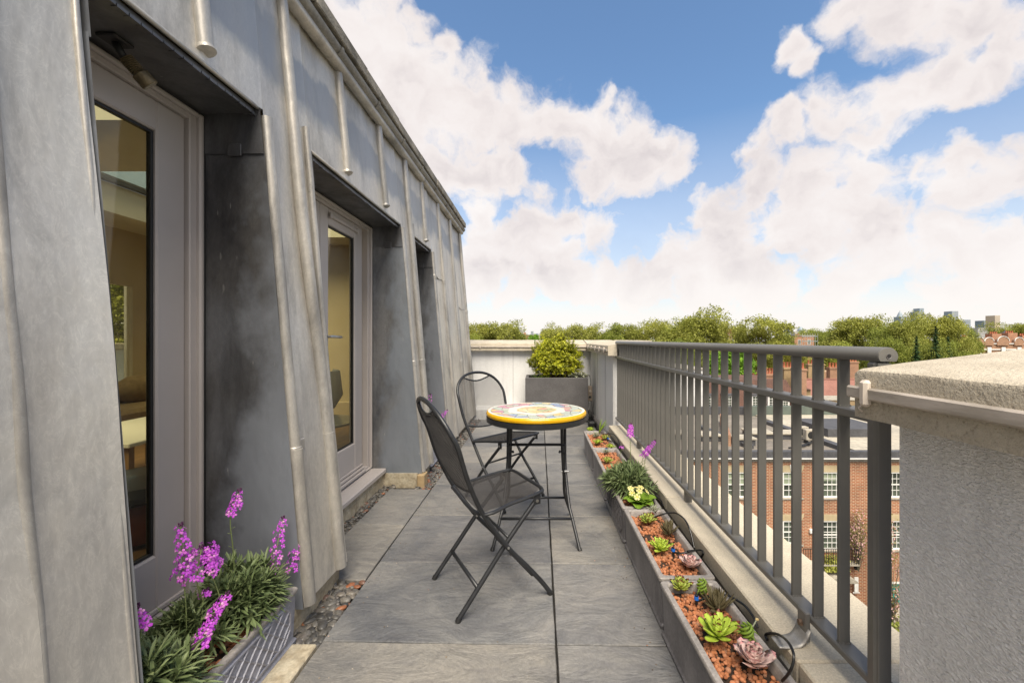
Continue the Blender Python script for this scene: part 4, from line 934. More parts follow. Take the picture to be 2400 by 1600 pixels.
# ================================================================== BISTRO TABLE
TC = Vector((-.018, 2.60, 0))
tb = thing('bistro_table', 'round bistro table with a painted ceramic fruit top and yellow rim', 'table', TC)
def ceramic():
    m, nt, b = newmat('painted_ceramic')
    t = nd(nt, 'ShaderNodeTexCoord'); sp = nd(nt, 'ShaderNodeSeparateXYZ'); nt.links.new(t.outputs['Object'], sp.inputs[0])
    ln = nd(nt, 'ShaderNodeVectorMath', operation='LENGTH'); cb = nd(nt, 'ShaderNodeCombineXYZ')
    nt.links.new(sp.outputs[0], cb.inputs[0]); nt.links.new(sp.outputs[1], cb.inputs[1]); nt.links.new(cb.outputs[0], ln.inputs[0])
    r = nd(nt, 'ShaderNodeMath', operation='DIVIDE'); nt.links.new(ln.outputs['Value'], r.inputs[0]); r.inputs[1].default_value = .31
    def M(op, a, b_=None, c_=None):
        n = nd(nt, 'ShaderNodeMath', operation=op)
        for i, v in enumerate((a, b_, c_)):
            if v is None: continue
            if isinstance(v, (int, float)): n.inputs[i].default_value = v
            else: nt.links.new(v, n.inputs[i])
        return n.outputs[0]
    wob = noise_n(nt, 14, 3, .5); rw = M('ADD', r.outputs[0], M('MULTIPLY_ADD', wob.outputs['Fac'], .22, -.11))
    def vor(sc_, ft='F1'):
        v = nd(nt, 'ShaderNodeTexVoronoi', feature=ft, voronoi_dimensions='2D'); v.inputs['Scale'].default_value = sc_; nt.links.new(cb.outputs[0], v.inputs['Vector']); return v
    v1 = vor(19); e1 = vor(19, 'DISTANCE_TO_EDGE'); v2 = vor(60); e2 = vor(60, 'DISTANCE_TO_EDGE')
    sc1 = nd(nt, 'ShaderNodeSeparateColor'); nt.links.new(v1.outputs['Color'], sc1.inputs[0])
    fruit = ramp_n(nt, sc1.outputs[0], [(0, (.80, .60, .22)), (.18, (.82, .50, .25)), (.34, (.80, .70, .34)), (.5, (.45, .52, .28)), (.62, (.78, .68, .45)), (.75, (.70, .34, .25)), (.9, (.80, .62, .30))])
    fruit.color_ramp.interpolation = 'CONSTANT'
    grape = ramp_n(nt, sc1.outputs[1], [(0, (.46, .54, .48)), (.2, (.24, .33, .56)), (.36, (.50, .56, .46)), (.5, (.56, .24, .32)), (.66, (.74, .56, .20)), (.82, (.42, .52, .34)), (.92, (.62, .40, .26))]); grape.color_ramp.interpolation = 'CONSTANT'
    line = ramp_n(nt, e1.outputs['Distance'], [(.02, (.22, .17, .07)), (.07, (1, 1, 1))]).outputs[0]
    line2 = ramp_n(nt, e2.outputs['Distance'], [(.03, (.72, .66, .6)), (.10, (1, 1, 1))]).outputs[0]
    n2 = noise_n(nt, 26, 5, .7); sh = ramp_n(nt, n2.outputs['Fac'], [(.35, (.84, .82, .8)), (.65, (1.1, 1.1, 1.08))]).outputs[0]
    F1 = mixc(nt, 1.0, mixc(nt, 1.0, fruit.outputs[0], line, 'MULTIPLY'), sh, 'MULTIPLY')
    G1 = mixc(nt, 1.0, mixc(nt, 1.0, mixc(nt, 1.0, grape.outputs[0], line, 'MULTIPLY'), line2, 'MULTIPLY'), (.82, .80, .76), 'MULTIPLY'); F1 = mixc(nt, 1.0, F1, (.8, .76, .7), 'MULTIPLY')
    white = (.58, .56, .50)
    s1 = ramp_n(nt, rw, [(.38, (0, 0, 0)), (.41, (1, 1, 1))]).outputs[0]; s2 = ramp_n(nt, rw, [(.56, (0, 0, 0)), (.59, (1, 1, 1))]).outputs[0]
    c = mixc(nt, s1, F1, white); c = mixc(nt, s2, c, G1)
    s3 = ramp_n(nt, r.outputs[0], [(.905, (0, 0, 0)), (.912, (1, 1, 1))]).outputs[0]; c = mixc(nt, s3, c, (.40, .47, .43))
    at = M('ARCTAN2', sp.outputs[1], sp.outputs[0]); dsh = M('GREATER_THAN', M('FRACT', M('MULTIPLY', at, 28)), .45)
    band = M('MULTIPLY', M('GREATER_THAN', r.outputs[0], .93), dsh); c = mixc(nt, band, c, (.78, .76, .70))
    s4 = ramp_n(nt, r.outputs[0], [(.958, (0, 0, 0)), (.963, (1, 1, 1))]).outputs[0]
    yn = noise_n(nt, 30, 3, .6); ye = ramp_n(nt, yn.outputs['Fac'], [(.3, (.56, .29, .004)), (.7, (.66, .38, .008))]).outputs[0]
    c = mixc(nt, s4, c, ye)
    nt.links.new(c, b.inputs['Base Color']); b.inputs['Roughness'].default_value = .22; return m
g = MB(); g.lathe(TC, [(0, .72), (.296, .72), (.306, .724), (.310, .735), (.307, .745), (.300, .7505), (.28, .7505), (.2, .7505), (.1, .7505), (0.001, .7505)], 72); obj('tabletop', g, ceramic(), tb, smooth='auto')
g = MB(); g.lathe(TC, [(.285, .719), (.309, .719), (.309, .690), (.300, .686), (.285, .690), (.285, .719)], 64); obj('apron_ring', g, CHAIR, tb, smooth='auto')
def tt(x, y, z): return TC + Vector((x, y, z))
for s in (-1, 1):
    g = MB(); g.tube(spl([tt(s * .155, -.045, .70), tt(s * .157, -.045, .55), tt(s * .165, -.02, .40), tt(s * .172, .02, .33), tt(s * .180, .10, .20), tt(s * .205, .16, .10), tt(s * .235, .245, .0)], 4), .0095, 10); obj('leg', g, CHAIR, tb, smooth='auto')
    g = MB(); g.tube(spl([tt(s * .180, .05, .70), tt(s * .180, .045, .55), tt(s * .180, .02, .42), tt(s * .184, -.02, .33), tt(s * .196, -.10, .20), tt(s * .212, -.15, .135), tt(s * .246, -.245, .0)], 4), .0095, 10); lg = obj('leg', g, CHAIR, tb, smooth='auto')
    g = MB(); g.tube([tt(s * .244, -.24, .012), tt(s * .247, -.248, .0)], .012, 10); obj('rubber_foot', g, RUBBER, lg)
    g = MB(); g.tube([tt(s * .155, -.01, .372), tt(s * .200, -.01, .372)], .007, 8); obj('rivet', g, STEEL, tb)
    g = MB(); g.bbox(*[v for p in ((s * .168 - .012, s * .168 + .012), (-.06, -.03), (.50, .545)) for v in p], .003, M=Matrix.Translation(TC)); g.tube([tt(s * .145, -.055, .51), tt(s * .14, -.062, .50)], .007, 8); obj('clamp', g, CHAIR, tb)
for (x, y, z) in ((.212, -.150, .138), (.184, .13, .155), (.168, -.045, .545)):
    g = MB(); g.tube([tt(-x, y, z), tt(x, y, z)], .0085, 8); obj('crossbar', g, CHAIR, tb, smooth=True)
for (y) in (-.045, .05): g = MB(); g.tube([tt(-.27, y, .695), tt(.27, y, .695)], .009, 8); obj('top_brace', g, CHAIR, tb, smooth=True)
# ================================================================== TROUGHS
def trough(y0, y1, xl, label, rot=0, lattice=0, mat=LTROUGH, zt=.213, wid=.232, fill=True, grp='grey faux-lead troughs'):
    W = wid; L = y1 - y0; c = Vector((xl + W / 2, (y0 + y1) / 2, 0))
    t = thing('trough', label, 'planter', (0, 0, 0), grp)
    def ringf(w, l, z, rr=.012):
        out = []
        for (sx, sy, a0) in ((1, 1, 0), (-1, 1, 90), (-1, -1, 180), (1, -1, 270)):
            for k in range(4):
                a = R(a0 + 30 * k); out.append(Vector((sx * (w / 2 - rr) + rr * math.cos(a), sy * (l / 2 - rr) + rr * math.sin(a), z)))
        return out
    tp = .012
    lv = [(W - tp * 2, L - tp * 2, .0), (W - tp * 2 + .014, L - tp * 2 + .014, .002), (W - tp * 2 + .016, L - tp * 2 + .016, .014), (W - tp * 2 + .004, L - tp * 2 + .004, .020), (W - tp * 2, L - tp * 2, .024), (W - .012, L - .012, zt - .022), (W - .004, L - .004, zt - .018)]
    g = MB()
    for (w, l, z) in lv: g.v += ringf(w, l, z)
    for i in range(len(lv) - 1):
        for k in range(16): q = (k + 1) % 16; g.f.append((i * 16 + k, i * 16 + q, (i + 1) * 16 + q, (i + 1) * 16 + k)); g.m.append(0)
    body = obj('body', g, mat, t, smooth='auto')
    g = MB(); lv = [(W - .004, L - .004, zt - .018, .012), (W, L, zt - .012, .014), (W, L, zt - .004, .014), (W - .006, L - .006, zt, .014), (W - .042, L - .042, zt, .014), (W - .050, L - .050, zt - .006, .018), (W - .058, L - .058, zt - .05, .018)]
    for (w, l, z, rr) in lv: g.v += ringf(w, l, z, rr)
    for i in range(len(lv) - 1):
        for k in range(16): q = (k + 1) % 16; g.f.append((i * 16 + k, i * 16 + q, (i + 1) * 16 + q, (i + 1) * 16 + k)); g.m.append(0)
    obj('rim', g, LRIM, t, smooth='auto')
    g = MB(); g.v += ringf(W - .055, L - .055, zt - .036, .018); g.f.append(tuple(range(16))); g.m.append(0); obj('soil', g, SOIL, t)
    if lattice:   # raised lattice panel on the side face: +1 = right face, -1 = left face
        XL = lambda z: lattice * (W / 2 - .012 + .006 * z / .19 + .0012)
        g = MB(); h0, h1, l0, l1 = .040, .178, -L / 2 + .05, L / 2 - .05
        cc = .035
        per = [(l0 + cc, h0), (l1 - cc, h0), (l1, h0 + cc), (l1, h1 - cc), (l1 - cc, h1), (l0 + cc, h1), (l0, h1 - cc), (l0, h0 + cc)]
        for k in range(8):
            (ya, za), (yb, zb) = per[k], per[(k + 1) % 8]; g.tube([(XL(za), ya, za), (XL(zb), yb, zb)], .0055, 6)
        obj('panel_frame', g, mat, body, smooth='auto')
        def clip(ya, za, yb, zb):
            pts = []
            n = 60; on = []
            for k in range(n + 1):
                y = ya + (yb - ya) * k / n; z = za + (zb - za) * k / n
                m_ = min(y - l0, l1 - y); hh = max(0, cc - m_)
                if m_ > .002 and h0 + hh < z < h1 - hh: on.append((y, z))
            return (on[0], on[-1]) if len(on) > 1 else None
        step = .062
        for sgn in (1, -1):
            k = l0 - .3
            while k < l1 + .3:
                q = clip(k, h0, k + sgn * (h1 - h0) * 1.1, h1)
                if q: 
                    g = MB(); g.tube([(XL(q[0][1]) + lattice * .0008 * sgn, q[0][0], q[0][1]), (XL(q[1][1]) + lattice * .0008 * sgn, q[1][0], q[1][1])], .0042, 6); obj('lattice_bar', g, mat, body, smooth='auto')
                k += step
    if fill:
        g = MB()
        near = c.y < 2.1; n = 1300 if near else 850
        for _ in range(n):
            s = random.uniform(.0042, .0085) * (1.0 if near else 1.15); qx, qy = random.uniform(-W / 2 + .032, W / 2 - .032), random.uniform(-L / 2 + .033, L / 2 - .033)
            if mn.noise(Vector((qx * 11 + y0 * 3, qy * 11, 2))) > .22 and random.random() < .8: continue
            g.ico((qx, qy, zt - .036 + random.uniform(-.002, .009)), s, Matrix.Diagonal((random.uniform(.85, 1.2), random.uniform(.85, 1.2), random.uniform(.75, 1))), 1, .10)
        obj('clay_pebbles', g, CLAY, t, smooth=True, kind='stuff')
    t.location = c; t.rotation_euler.z = R(rot); BASE[t] = c; return t
TZ = .213; SZ = .185
trough(1.005, 1.695, .497, 'nearest grey trough at the kerb, holding the large lime rosette and pink echeveria', 2.0)
trough(1.71, 2.41, .488, 'second grey trough at the kerb, with two green rosettes and a blue dripper', .6)
trough(2.425, 3.05, .478, 'grey trough with lattice panel holding the yellow primrose', .4, lattice=-1)
trough(3.06, 3.735, .472, 'grey trough behind the primrose one, with small rosettes at its far end', .2)
trough(3.75, 4.45, .468, 'furthest grey trough at the kerb, with grassy plant at its far end')
trough(.98, 1.655, -1.182, 'pale grey lattice trough of purple wallflowers in the first doorway', 0, lattice=1, mat=LTROUGHB)
trough(3.86, 4.35, -1.22, 'small grey trough with wallflowers half hidden behind the near chair back', 0, mat=LTROUGHB)
# ================================================================== PLANTS
def leaf_blade(L, W, fold=.2, curl=.3, n=4, tipmat=0, thick=0, shape=None, edge=0):
    """leaf along +Y from origin, tip curving up; returns MB"""
    g = MB(); b = 0
    shape = shape or (lambda t: math.sin(PI * min(1, t ** .8)) ** .8 if t < 1 else 0)
    rows = []
    for i in range(n + 1):
        t = i / n; w = W / 2 * max(.02, shape(t)); y = L * (t - curl * .15 * t * t); z = curl * L * t * t
        rows.append([(-w, y, z + fold * w), (-w * .5, y, z + fold * w * .3 - 0), (0, y, z), (w * .5, y, z + fold * w * .3), (w, y, z + fold * w)])
    for r_ in rows: g.v += [Vector(q) for q in r_]
    for i in range(n):
        for k in range(4):
            g.f.append((i * 5 + k, i * 5 + k + 1, (i + 1) * 5 + k + 1, (i + 1) * 5 + k))
            g.m.append(1 if (tipmat and (i >= n - tipmat)) or (edge and k in (0, 3) and i > 1) else 0)
    if thick:
        m = len(g.v)
        for i in range(n + 1):
            t = i / n; w = W / 2 * max(.02, shape(t)); y = L * (t - curl * .15 * t * t); z = curl * L * t * t
            g.v.append(Vector((0, y, z - thick * math.sin(PI * min(.95, t + .15)))))
        for i in range(n):
            for (a, c) in ((0, 1), (4, -1)):
                q = (i * 5 + a, (i + 1) * 5 + a, m + i + 1, m + i); g.f.append(q if c > 0 else q[::-1]); g.m.append(0 if not (tipmat and i >= n - tipmat) else 1)
    return g
MESHC = {}
def cached(key, fn):
    if key not in MESHC: MESHC[key] = fn()
    return MESHC[key]
SUCC = {
 'lime': (lambda: leaf_blade(1, .46, .30, .18, 8, 1, .08, lambda t: (.50 + 1.0 * t) * (1 - t ** 2.6) ** .85 if t < 1 else 0), [L_LIME, L_TIP]),
 'olive': (lambda: leaf_blade(1, .42, .4, .2, 7, 1, .10, lambda t: (.5 + .9 * t) * (1 - t ** 3) ** .6 if t < 1 else 0), [L_LIME2, L_TIP]),
 'plain': (lambda: leaf_blade(1, .40, .4, .15, 6, 0, .10, lambda t: (.5 + .9 * t) * (1 - t ** 3) ** .6 if t < 1 else 0), [L_LIME, L_LIME]),
 'pink': (lambda: leaf_blade(1, .60, .22, .26, 8, 1, .05, lambda t: (.42 + .95 * t) * (1 - t ** 4.5) ** .6 if t < 1 else 0), [L_PINK, L_PINKE]),
 'grey': (lambda: leaf_blade(1, .30, .5, .12, 6, 0, .09, lambda t: (.8 + .4 * t) * (1 - t ** 2) if t < 1 else 0), [L_GREY, L_TIP]),
 'haw': (lambda: leaf_blade(1, .26, .3, .30, 10, 0, .10, lambda t: (1 - t) ** .75 * (1 + .5 * t)), [L_HAW, L_HAWS]),
}
def haw_mesh():
    g = SUCC['haw'][0]()
    # pale cross ridges
    for i, f in enumerate(g.f): g.m[i] = 0
    for k in range(1, 16):
        t = k / 17; w = .13 * (1 - t) ** .75 * (1 + .5 * t); y = t - .045 * t * t; z = .30 * t * t
        g.k = 1; g.tube([(-w, y, z + .3 * w), (-w * .6, y, z - .055 * (1 - t)), (0, y, z - .09 * (1 - t * .6) - .006), (w * .6, y, z - .055 * (1 - t)), (w, y, z + .3 * w)], .007, 3, cap=False)
    return g
def rosette(kind, pos, Rr, n, label, name='succulent', open_=1.0, seed=1, rings=None):
    rs = random.Random(seed)
    t = thing(name, label, 'succulent', pos, 'succulents in the troughs')
    me = cached('succ_' + kind, lambda: mesh_of('leaf', haw_mesh() if kind == 'haw' else SUCC[kind][0](), SUCC[kind][1], smooth=True))
    for i in range(n):
        f = i / (n - 1)         # 0 outer .. 1 inner
        az = i * 2.39996 + rs.uniform(-.15, .15)
        el = R(8 + 72 * f ** 1.1) * open_ + R(rs.uniform(-4, 4)) if kind != 'haw' else R(12 + 62 * f + rs.uniform(-8, 8))
        s = 1.14 * Rr * (1 - .62 * f ** 1.3) * rs.uniform(.9, 1.06)
        if kind == 'haw': s = Rr * (1 - .25 * f) * rs.uniform(.8, 1.1)
        o = bpy.data.objects.new('leaf', me); C.objects.link(o); o.parent = t
        o.matrix_local = Matrix.Translation((0, 0, .004 + .010 * f)) @ Matrix.Rotation(az, 4, 'Z') @ Matrix.Rotation(el, 4, 'X') @ Matrix.Diagonal((s, s, s, 1))
    return t
def soil_pt(px, py, z=SZ + .012): return P(px, py, z=z)
def z5(x, y): return (1300 + x / 2.24, 900 + y / 2.24)
def z6(x, y): return (1520 + x / 5.6, 1320 + y / 5.6)
def z7(x, y): return (1340 + x / 4.127, 970 + y / 4.127)
rosette('olive', soil_pt(*z6(430, 345)), .052, 30, 'green rosette with reddish tips at the far corner of the nearest trough', seed=2)
rosette('haw', soil_pt(*z6(900, 610)), .088, 30, 'dark striped spiky succulent behind the lime rosette in the nearest trough', seed=3)
rosette('lime', soil_pt(*z6(915, 975), z=SZ + .02), .082, 24, 'largest bright lime rosette with red tips in the nearest trough', seed=4)
rosette('pink', soil_pt(*z6(1370, 1330), z=SZ + .018), .066, 26, 'large dusty pink echeveria at the near end of the nearest trough', seed=5)
rosette('grey', soil_pt(*z7(795, 950)), .050, 20, 'grey-green pointed agave at the far end of the second trough', seed=6)
rosette('olive', soil_pt(*z7(740, 1050)), .062, 26, 'green rosette beside the grey agave in the second trough', seed=7, open_=.8)
rosette('haw', soil_pt(*z7(935, 1165)), .080, 26, 'brownish green spiky succulent halfway along the second trough', seed=8)
rosette('plain', soil_pt(*z7(860, 1320)), .066, 28, 'bright green rosette beside the blue dripper in the second trough', seed=9)
rosette('pink', soil_pt(*z7(1150, 1480)), .052, 24, 'pale pink echeveria at the near end of the second trough', seed=10)
rosette('grey', soil_pt(*z7(335, 378)), .050, 20, 'grey agave in the trough beyond the wallflower, beside a blue dripper', seed=11)
rosette('lime', soil_pt(*z7(375, 335)), .056, 24, 'small lime rosette behind the grey agave, beyond the wallflower', seed=12)
rosette('olive', soil_pt(*z7(345, 470)), .06, 20, 'pale rosette half covered by the wallflower leaves', seed=13)
rosette('lime', soil_pt(*z7(252, 290)), .062, 26, 'lime rosette at the near end of the furthest trough', seed=14)
rosette('olive', soil_pt(*z7(322, 245)), .060, 24, 'greenish rosette beside the dripper in the furthest trough', seed=15)
rosette('grey', soil_pt(*z7(235, 222)), .074, 20, 'grey pointed agave in the middle of the furthest trough', seed=16)
rosette('plain', soil_pt(*z7(180, 165)), .05, 34, 'tight bright green clump at the far end of the furthest trough', seed=17, open_=1.1)
# grassy bulb plant
def grass(pos, n, L, label, seed, spread=.6, dirn=None):
    rs = random.Random(seed); t = thing('bulb_plant', label, 'plant', pos)
    for i in range(n):
        a = rs.uniform(0, 2 * PI) if dirn is None else dirn + rs.uniform(-.8, .8); sp = rs.uniform(.1, spread); l = L * rs.uniform(.6, 1)
        g = MB(); q = [Vector((math.cos(a) * sp * l * s ** 1.3, math.sin(a) * sp * l * s ** 1.3, l * s * (1 - .25 * sp * s))) + Vector(pos) for s in (0, .25, .5, .75, 1)]
        g.tube(q, [.0035, .0042, .004, .003, .0008], 5, sq=None); obj('leaf', g, L_GRASS, t, smooth=True)
    return t
grass(soil_pt(*z7(265, 190)), 14, .17, 'grassy leaved plant reaching above the furthest trough', 3, .7, .4)
def knot(pos, label, seed, stalk=None):
    rs = random.Random(seed); t = thing('knotted_bulb_plant', label, 'plant', pos)
    for i in range(5):
        a0 = i * 1.26; g = MB(); q = []
        for k in range(14):
            s = k / 13; a = a0 + s * 5; rr = .012 + .006 * math.sin(s * PI)
            q.append(Vector(pos) + Vector((math.cos(a) * rr, math.sin(a) * rr, .004 + .052 * s)))
        g.tube(q, [.0045] * 12 + [.003, .001], 6); obj('leaf', g, L_GRASS, t, smooth=True)
    for i in range(5):
        a = rs.uniform(0, 6.28); g = MB(); l = rs.uniform(.03, .05); g.tube([Vector(pos) + Vector((math.cos(a) * l * s, math.sin(a) * l * s, .03 * math.sin(s * 2.6))) for s in (0, .3, .6, 1)], [.003, .003, .0025, .0005], 5); obj('leaf', g, L_GRASS, t, smooth=True)
    if stalk:
        e_ = Vector(stalk); g = MB(); g.tube([Vector(pos) + (e_ - Vector(pos)) * s + Vector((0, 0, .006 * math.sin(s * PI))) for s in (0, .3, .6, .9, 1)], [.0028, .0026, .0024, .0024, .002], 7); st = obj('stalk', g, L_GREY, t, smooth=True)
        g = MB(); g.ico(e_, .0045, Matrix.Diagonal((1.3, 1, .9)), 1, .3); obj('dry_tip', g, pm('straw_tip', (.55, .42, .2), None, 60, .9), st)
knot(soil_pt(*z6(705, 395)), 'twisted green knot of leaves at the far end of the nearest trough', 5)
kp = soil_pt(*z6(1290, 1010)); knot(kp, 'knotted green bulb leaves with a dry tipped stalk beside the lime rosette', 6, P(*z6(1425, 730), Y=kp.y + .02))
# ------------------------------------------------------------------ wallflowers
def lance(p, d, L, W, g, rs, droop=.4):
    d = d.normalized(); side = d.cross(Vector((0, 0, 1)));
    if side.length < .1: side = Vector((1, 0, 0))
    side.normalize(); side = (side + Vector((0, 0, rs.uniform(-.4, .4)))).normalized(); up = side.cross(d)
    b = len(g.v); n = 4
    for i in range(n + 1):
        t = i / n; w = W / 2 * (.35 + 1.6 * t * (1 - t) ** .7) if t < 1 else .0004
        q = p + d * (L * t) + Vector((0, 0, -droop * L * t * t))
        g.v += [q - side * w + up * w * .35, q, q + side * w + up * w * .35]
    for i in range(n):
        for k in range(2): a = b + i * 3 + k; g.f.append((a, a + 1, a + 4, a + 3)); g.m.append(g.k)
def blossom(p, r, g, rs, nrm=None):
    nrm = (nrm or Vector((rs.uniform(-1, 1), rs.uniform(-1, .3), rs.uniform(-.2, .9)))).normalized()
    a = nrm.orthogonal().normalized(); c = nrm.cross(a); ph = rs.uniform(0, 3)
    for k in range(4):
        an = ph + k * PI / 2; d = a * math.cos(an) + c * math.sin(an); s = nrm.cross(d)
        b = len(g.v); g.v += [p, p + d * r * .55 - s * r * .38 + nrm * r * .25, p + d * r * 1.02 - s * r * .30 + nrm * r * .05, p + d * r * 1.08 + s * r * .24 + nrm * r * .08, p + d * r * .55 + s * r * .38 + nrm * r * .25]
        g.f.append((b, b + 1, b + 2, b + 3, b + 4)); g.m.append(g.k)
def wallflower(label, mounds, spikes, seed, LL=.082, LW=.0098, grp='purple wallflowers', fr=.0085, base=None):
    rs = random.Random(seed); pos = base or mounds[0][0]
    t = thing('wallflower', label, 'flowering plant', pos, grp)
    g = MB(); sg = MB()
    for (c, rad, h, ns) in mounds:
        c = Vector(c)
        for i in range(ns):
            a = rs.uniform(0, 2 * PI); f = math.sqrt(rs.uniform(0, 1)); top = c + Vector((math.cos(a) * rad * f, math.sin(a) * rad * f, h * math.sqrt(max(.03, 1 - f * f * .85)) * rs.uniform(.8, 1.05)))
            root = c + Vector((math.cos(a) * rad * f * .3, math.sin(a) * rad * f * .3, 0)); mid = (root + top) / 2 + Vector((0, 0, .01))
            sg.tube([root, mid, top], [.003, .0025, .002], 5)
            ax = (top - mid).normalized()
            m = rs.randint(16, 22)
            for k in range(m):
                s = k / m; q = mid + (top - mid) * (s * 1.0); az = k * 2.4 + a; o = ax.orthogonal().normalized(); o = Matrix.Rotation(az, 3, ax) @ o
                d = o * (1 - .45 * s) + ax * (.25 + .75 * s)
                lance(q, d, LL * rs.uniform(.7, 1.1) * (1 - .35 * s * s), LW * rs.uniform(.8, 1.15), g, rs, rs.uniform(-.05, .32))
    obj('foliage', g, L_WALLF, t, kind='stuff'); obj('stems', sg, L_STEM, t, smooth=True, kind='stuff')
    for (root, a, b, nb, wd) in spikes:
        a = Vector(a); b = Vector(b); root = Vector(root)
        s_ = MB(); s_.tube(spl([root, (root + a) / 2 + Vector((.003, 0, 0)), a, b], 4), .0018, 5)
        # side pedicels below the flowers
        for k in range(9):
            q = root + (a - root) * (.35 + .06 * k); az = k * 2.4; e_ = q + Vector((math.cos(az) * .012, math.sin(az) * .012, .006)); s_.tube([q, e_], .0008, 3)
        sp_ = obj('flower_spike', s_, L_STEM, t, smooth=True)
        f = MB()
        for k in range(nb):
            s = k / nb; q = a + (b - a) * s; az = k * 2.4 + rs.uniform(-.3, .3); rr = 1.65 * wd * (1 - .5 * s) * rs.uniform(.5, 1.1)
            dd = Vector((math.cos(az), math.sin(az), .35)); blossom(q + dd * rr, fr * 1.2 * rs.uniform(.8, 1.15) * (1 - .25 * s), f, rs, dd + Vector((0, -.6, .2)))
        obj('blossoms', f, L_PURP, sp_, kind='stuff')
        f = MB()
        for k in range(9): az = k * 2.4; f.ico(b + Vector((math.cos(az) * .005, math.sin(az) * .005, .002 + .0012 * k)), .0032, Matrix.Diagonal((.8, .8, 1.3)), 0)
        obj('buds', f, L_BUD, sp_, kind='stuff')
    return t
def z2(x, y, X=-1.07): return P(x / 1.96, 800 + y / 1.96, X=X)
soilz = .18
wallflower('tall leafy purple wallflower at the far end of the doorway trough', [((-1.07, 1.48, soilz), .125, .215, 62), ((-1.04, 1.55, soilz), .08, .18, 20)],
  [((-1.07, 1.47, .30), z2(1058, 800), z2(1100, 690), 22, .014), ((-1.05, 1.56, .28), z2(1240, 1080, -1.02), z2(1300, 815, -1.02), 44, .018), ((-1.02, 1.60, .28), z2(1330, 1060, -1.0), z2(1392, 840, -1.0), 34, .015)], 21)
wallflower('bushy purple wallflower in the middle of the doorway trough', [((-1.09, 1.30, soilz), .11, .18, 42)],
  [((-1.08, 1.28, .26), z2(845, 1100), z2(830, 850), 34, .014), ((-1.06, 1.34, .28), z2(905, 1100), z2(925, 950), 72, .036), ((-1.03, 1.37, .28), z2(965, 1040), z2(975, 950), 30, .022), ((-1.0, 1.27, .25), z2(975, 1260, -1.0), z2(1045, 1165, -1.0), 24, .015)], 22)
wallflower('low purple wallflower at the near end of the doorway trough', [((-1.06, 1.10, soilz), .13, .19, 56), ((-1.01, 1.16, soilz), .07, .10, 14)],
  [((-1.0, 1.20, .25), z2(910, 1400, -.99), z2(978, 1270, -.99), 34, .015), ((-1.05, 1.06, .25), z2(650, 1310, -1.03), z2(628, 1225, -1.03), 16, .012), ((-1.03, 1.26, .26), z2(935, 1165), z2(950, 1150), 7, .012)], 23)
w = [soil_pt(*z5(400, 500)), ]
wc = Vector((.585, 2.74, soilz))
wallflower('grey-leaved wallflower spilling over the lattice trough by the railing', [(wc, .17, .17, 54), (wc + Vector((.02, .10, 0)), .13, .15, 22)],
  [((.60, 2.76, .30), P(*z5(396, 278), Y=2.75), P(*z5(400, 212), Y=2.75), 36, .014), ((.66, 2.74, .28), P(*z5(465, 385), Y=2.76), P(*z5(528, 300), Y=2.76), 34, .014), ((.66, 2.72, .28), P(*z5(480, 372), Y=2.74), P(*z5(492, 325), Y=2.74), 16, .015), ((.62, 3.3, .22), P(*z7(480, 332), Y=3.3), P(*z7(492, 312), Y=3.3), 6, .01)], 24, LL=.092, LW=.011)
wallflower('purple wallflower sprigs rising beyond the near chair back', [((-1.08, 4.0, soilz), .10, .12, 14)],
  [((-1.06, 4.05, .3), P(1007, 960, Y=4.05), P(1009, 925, Y=4.05), 22, .018), ((-1.0, 4.1, .25), P(1035, 978, Y=4.1), P(1048, 962, Y=4.1), 20, .018), ((-1.0, 3.95, .2), P(1015, 1005, Y=3.95), P(1022, 990, Y=3.95), 10, .015)], 25)
# ------------------------------------------------------------------ primrose
pr = Vector((.602, 2.495, .188))
t = thing('primrose', 'pale yellow primrose with crinkled leaves in the lattice trough', 'flowering plant', pr)
rs = random.Random(4)
def crinkle():
    g = MB(); nu, nv = 10, 8
    def fn(u, v):
        w = .5 * (.25 + .95 * math.sin(PI * min(1, u * .93 + .04)) ** .8); x = (v - .5) * 2 * w * .72; y = u
        z = .32 * u * (1 - u) * 1.6 + .05 * math.sin(u * 42) * abs(v - .5) * 1.5 + .25 * abs(v - .5) ** 1.4 * .9 + .02 * math.sin(v * 30)
        return (x, y, z)
    return g.grid(fn, nu, nv)
pme = mesh_of('leaf', crinkle(), L_PRIM, smooth=True)
for i in range(16):
    f = i / 15; o = bpy.data.objects.new('leaf', pme); C.objects.link(o); o.parent = t; s = .118 * (1 - .35 * f) * rs.uniform(.9, 1.1)
    o.matrix_local = Matrix.Translation((0, 0, .01)) @ Matrix.Rotation(i * 2.4 + .4, 4, 'Z') @ Matrix.Rotation(R(8 + 40 * f), 4, 'X') @ Matrix.Diagonal((s, s, s, 1))
def petal():
    g = MB()
    for k in range(5):
        a = k * 2 * PI / 5; M = Matrix.Rotation(a, 4, 'Z'); b = len(g.v)
        for (x, y, z) in ((0, .1, 0), (-.30, .55, .10), (-.42, .85, .10), (-.14, 1.0, .05), (0, .90, .08), (.14, 1.0, .05), (.42, .85, .10), (.30, .55, .10)): g.v.append(M @ Vector((x, y, z)))
        g.f.append(tuple(range(b, b + 8))); g.m.append(0)
    g.k = 1; g.lathe((0, 0, .02), [(0.0, .05), (.12, .04), (.24, .0)], 8); return g
fme = mesh_of('flower', petal(), [L_PETAL, L_YEL])
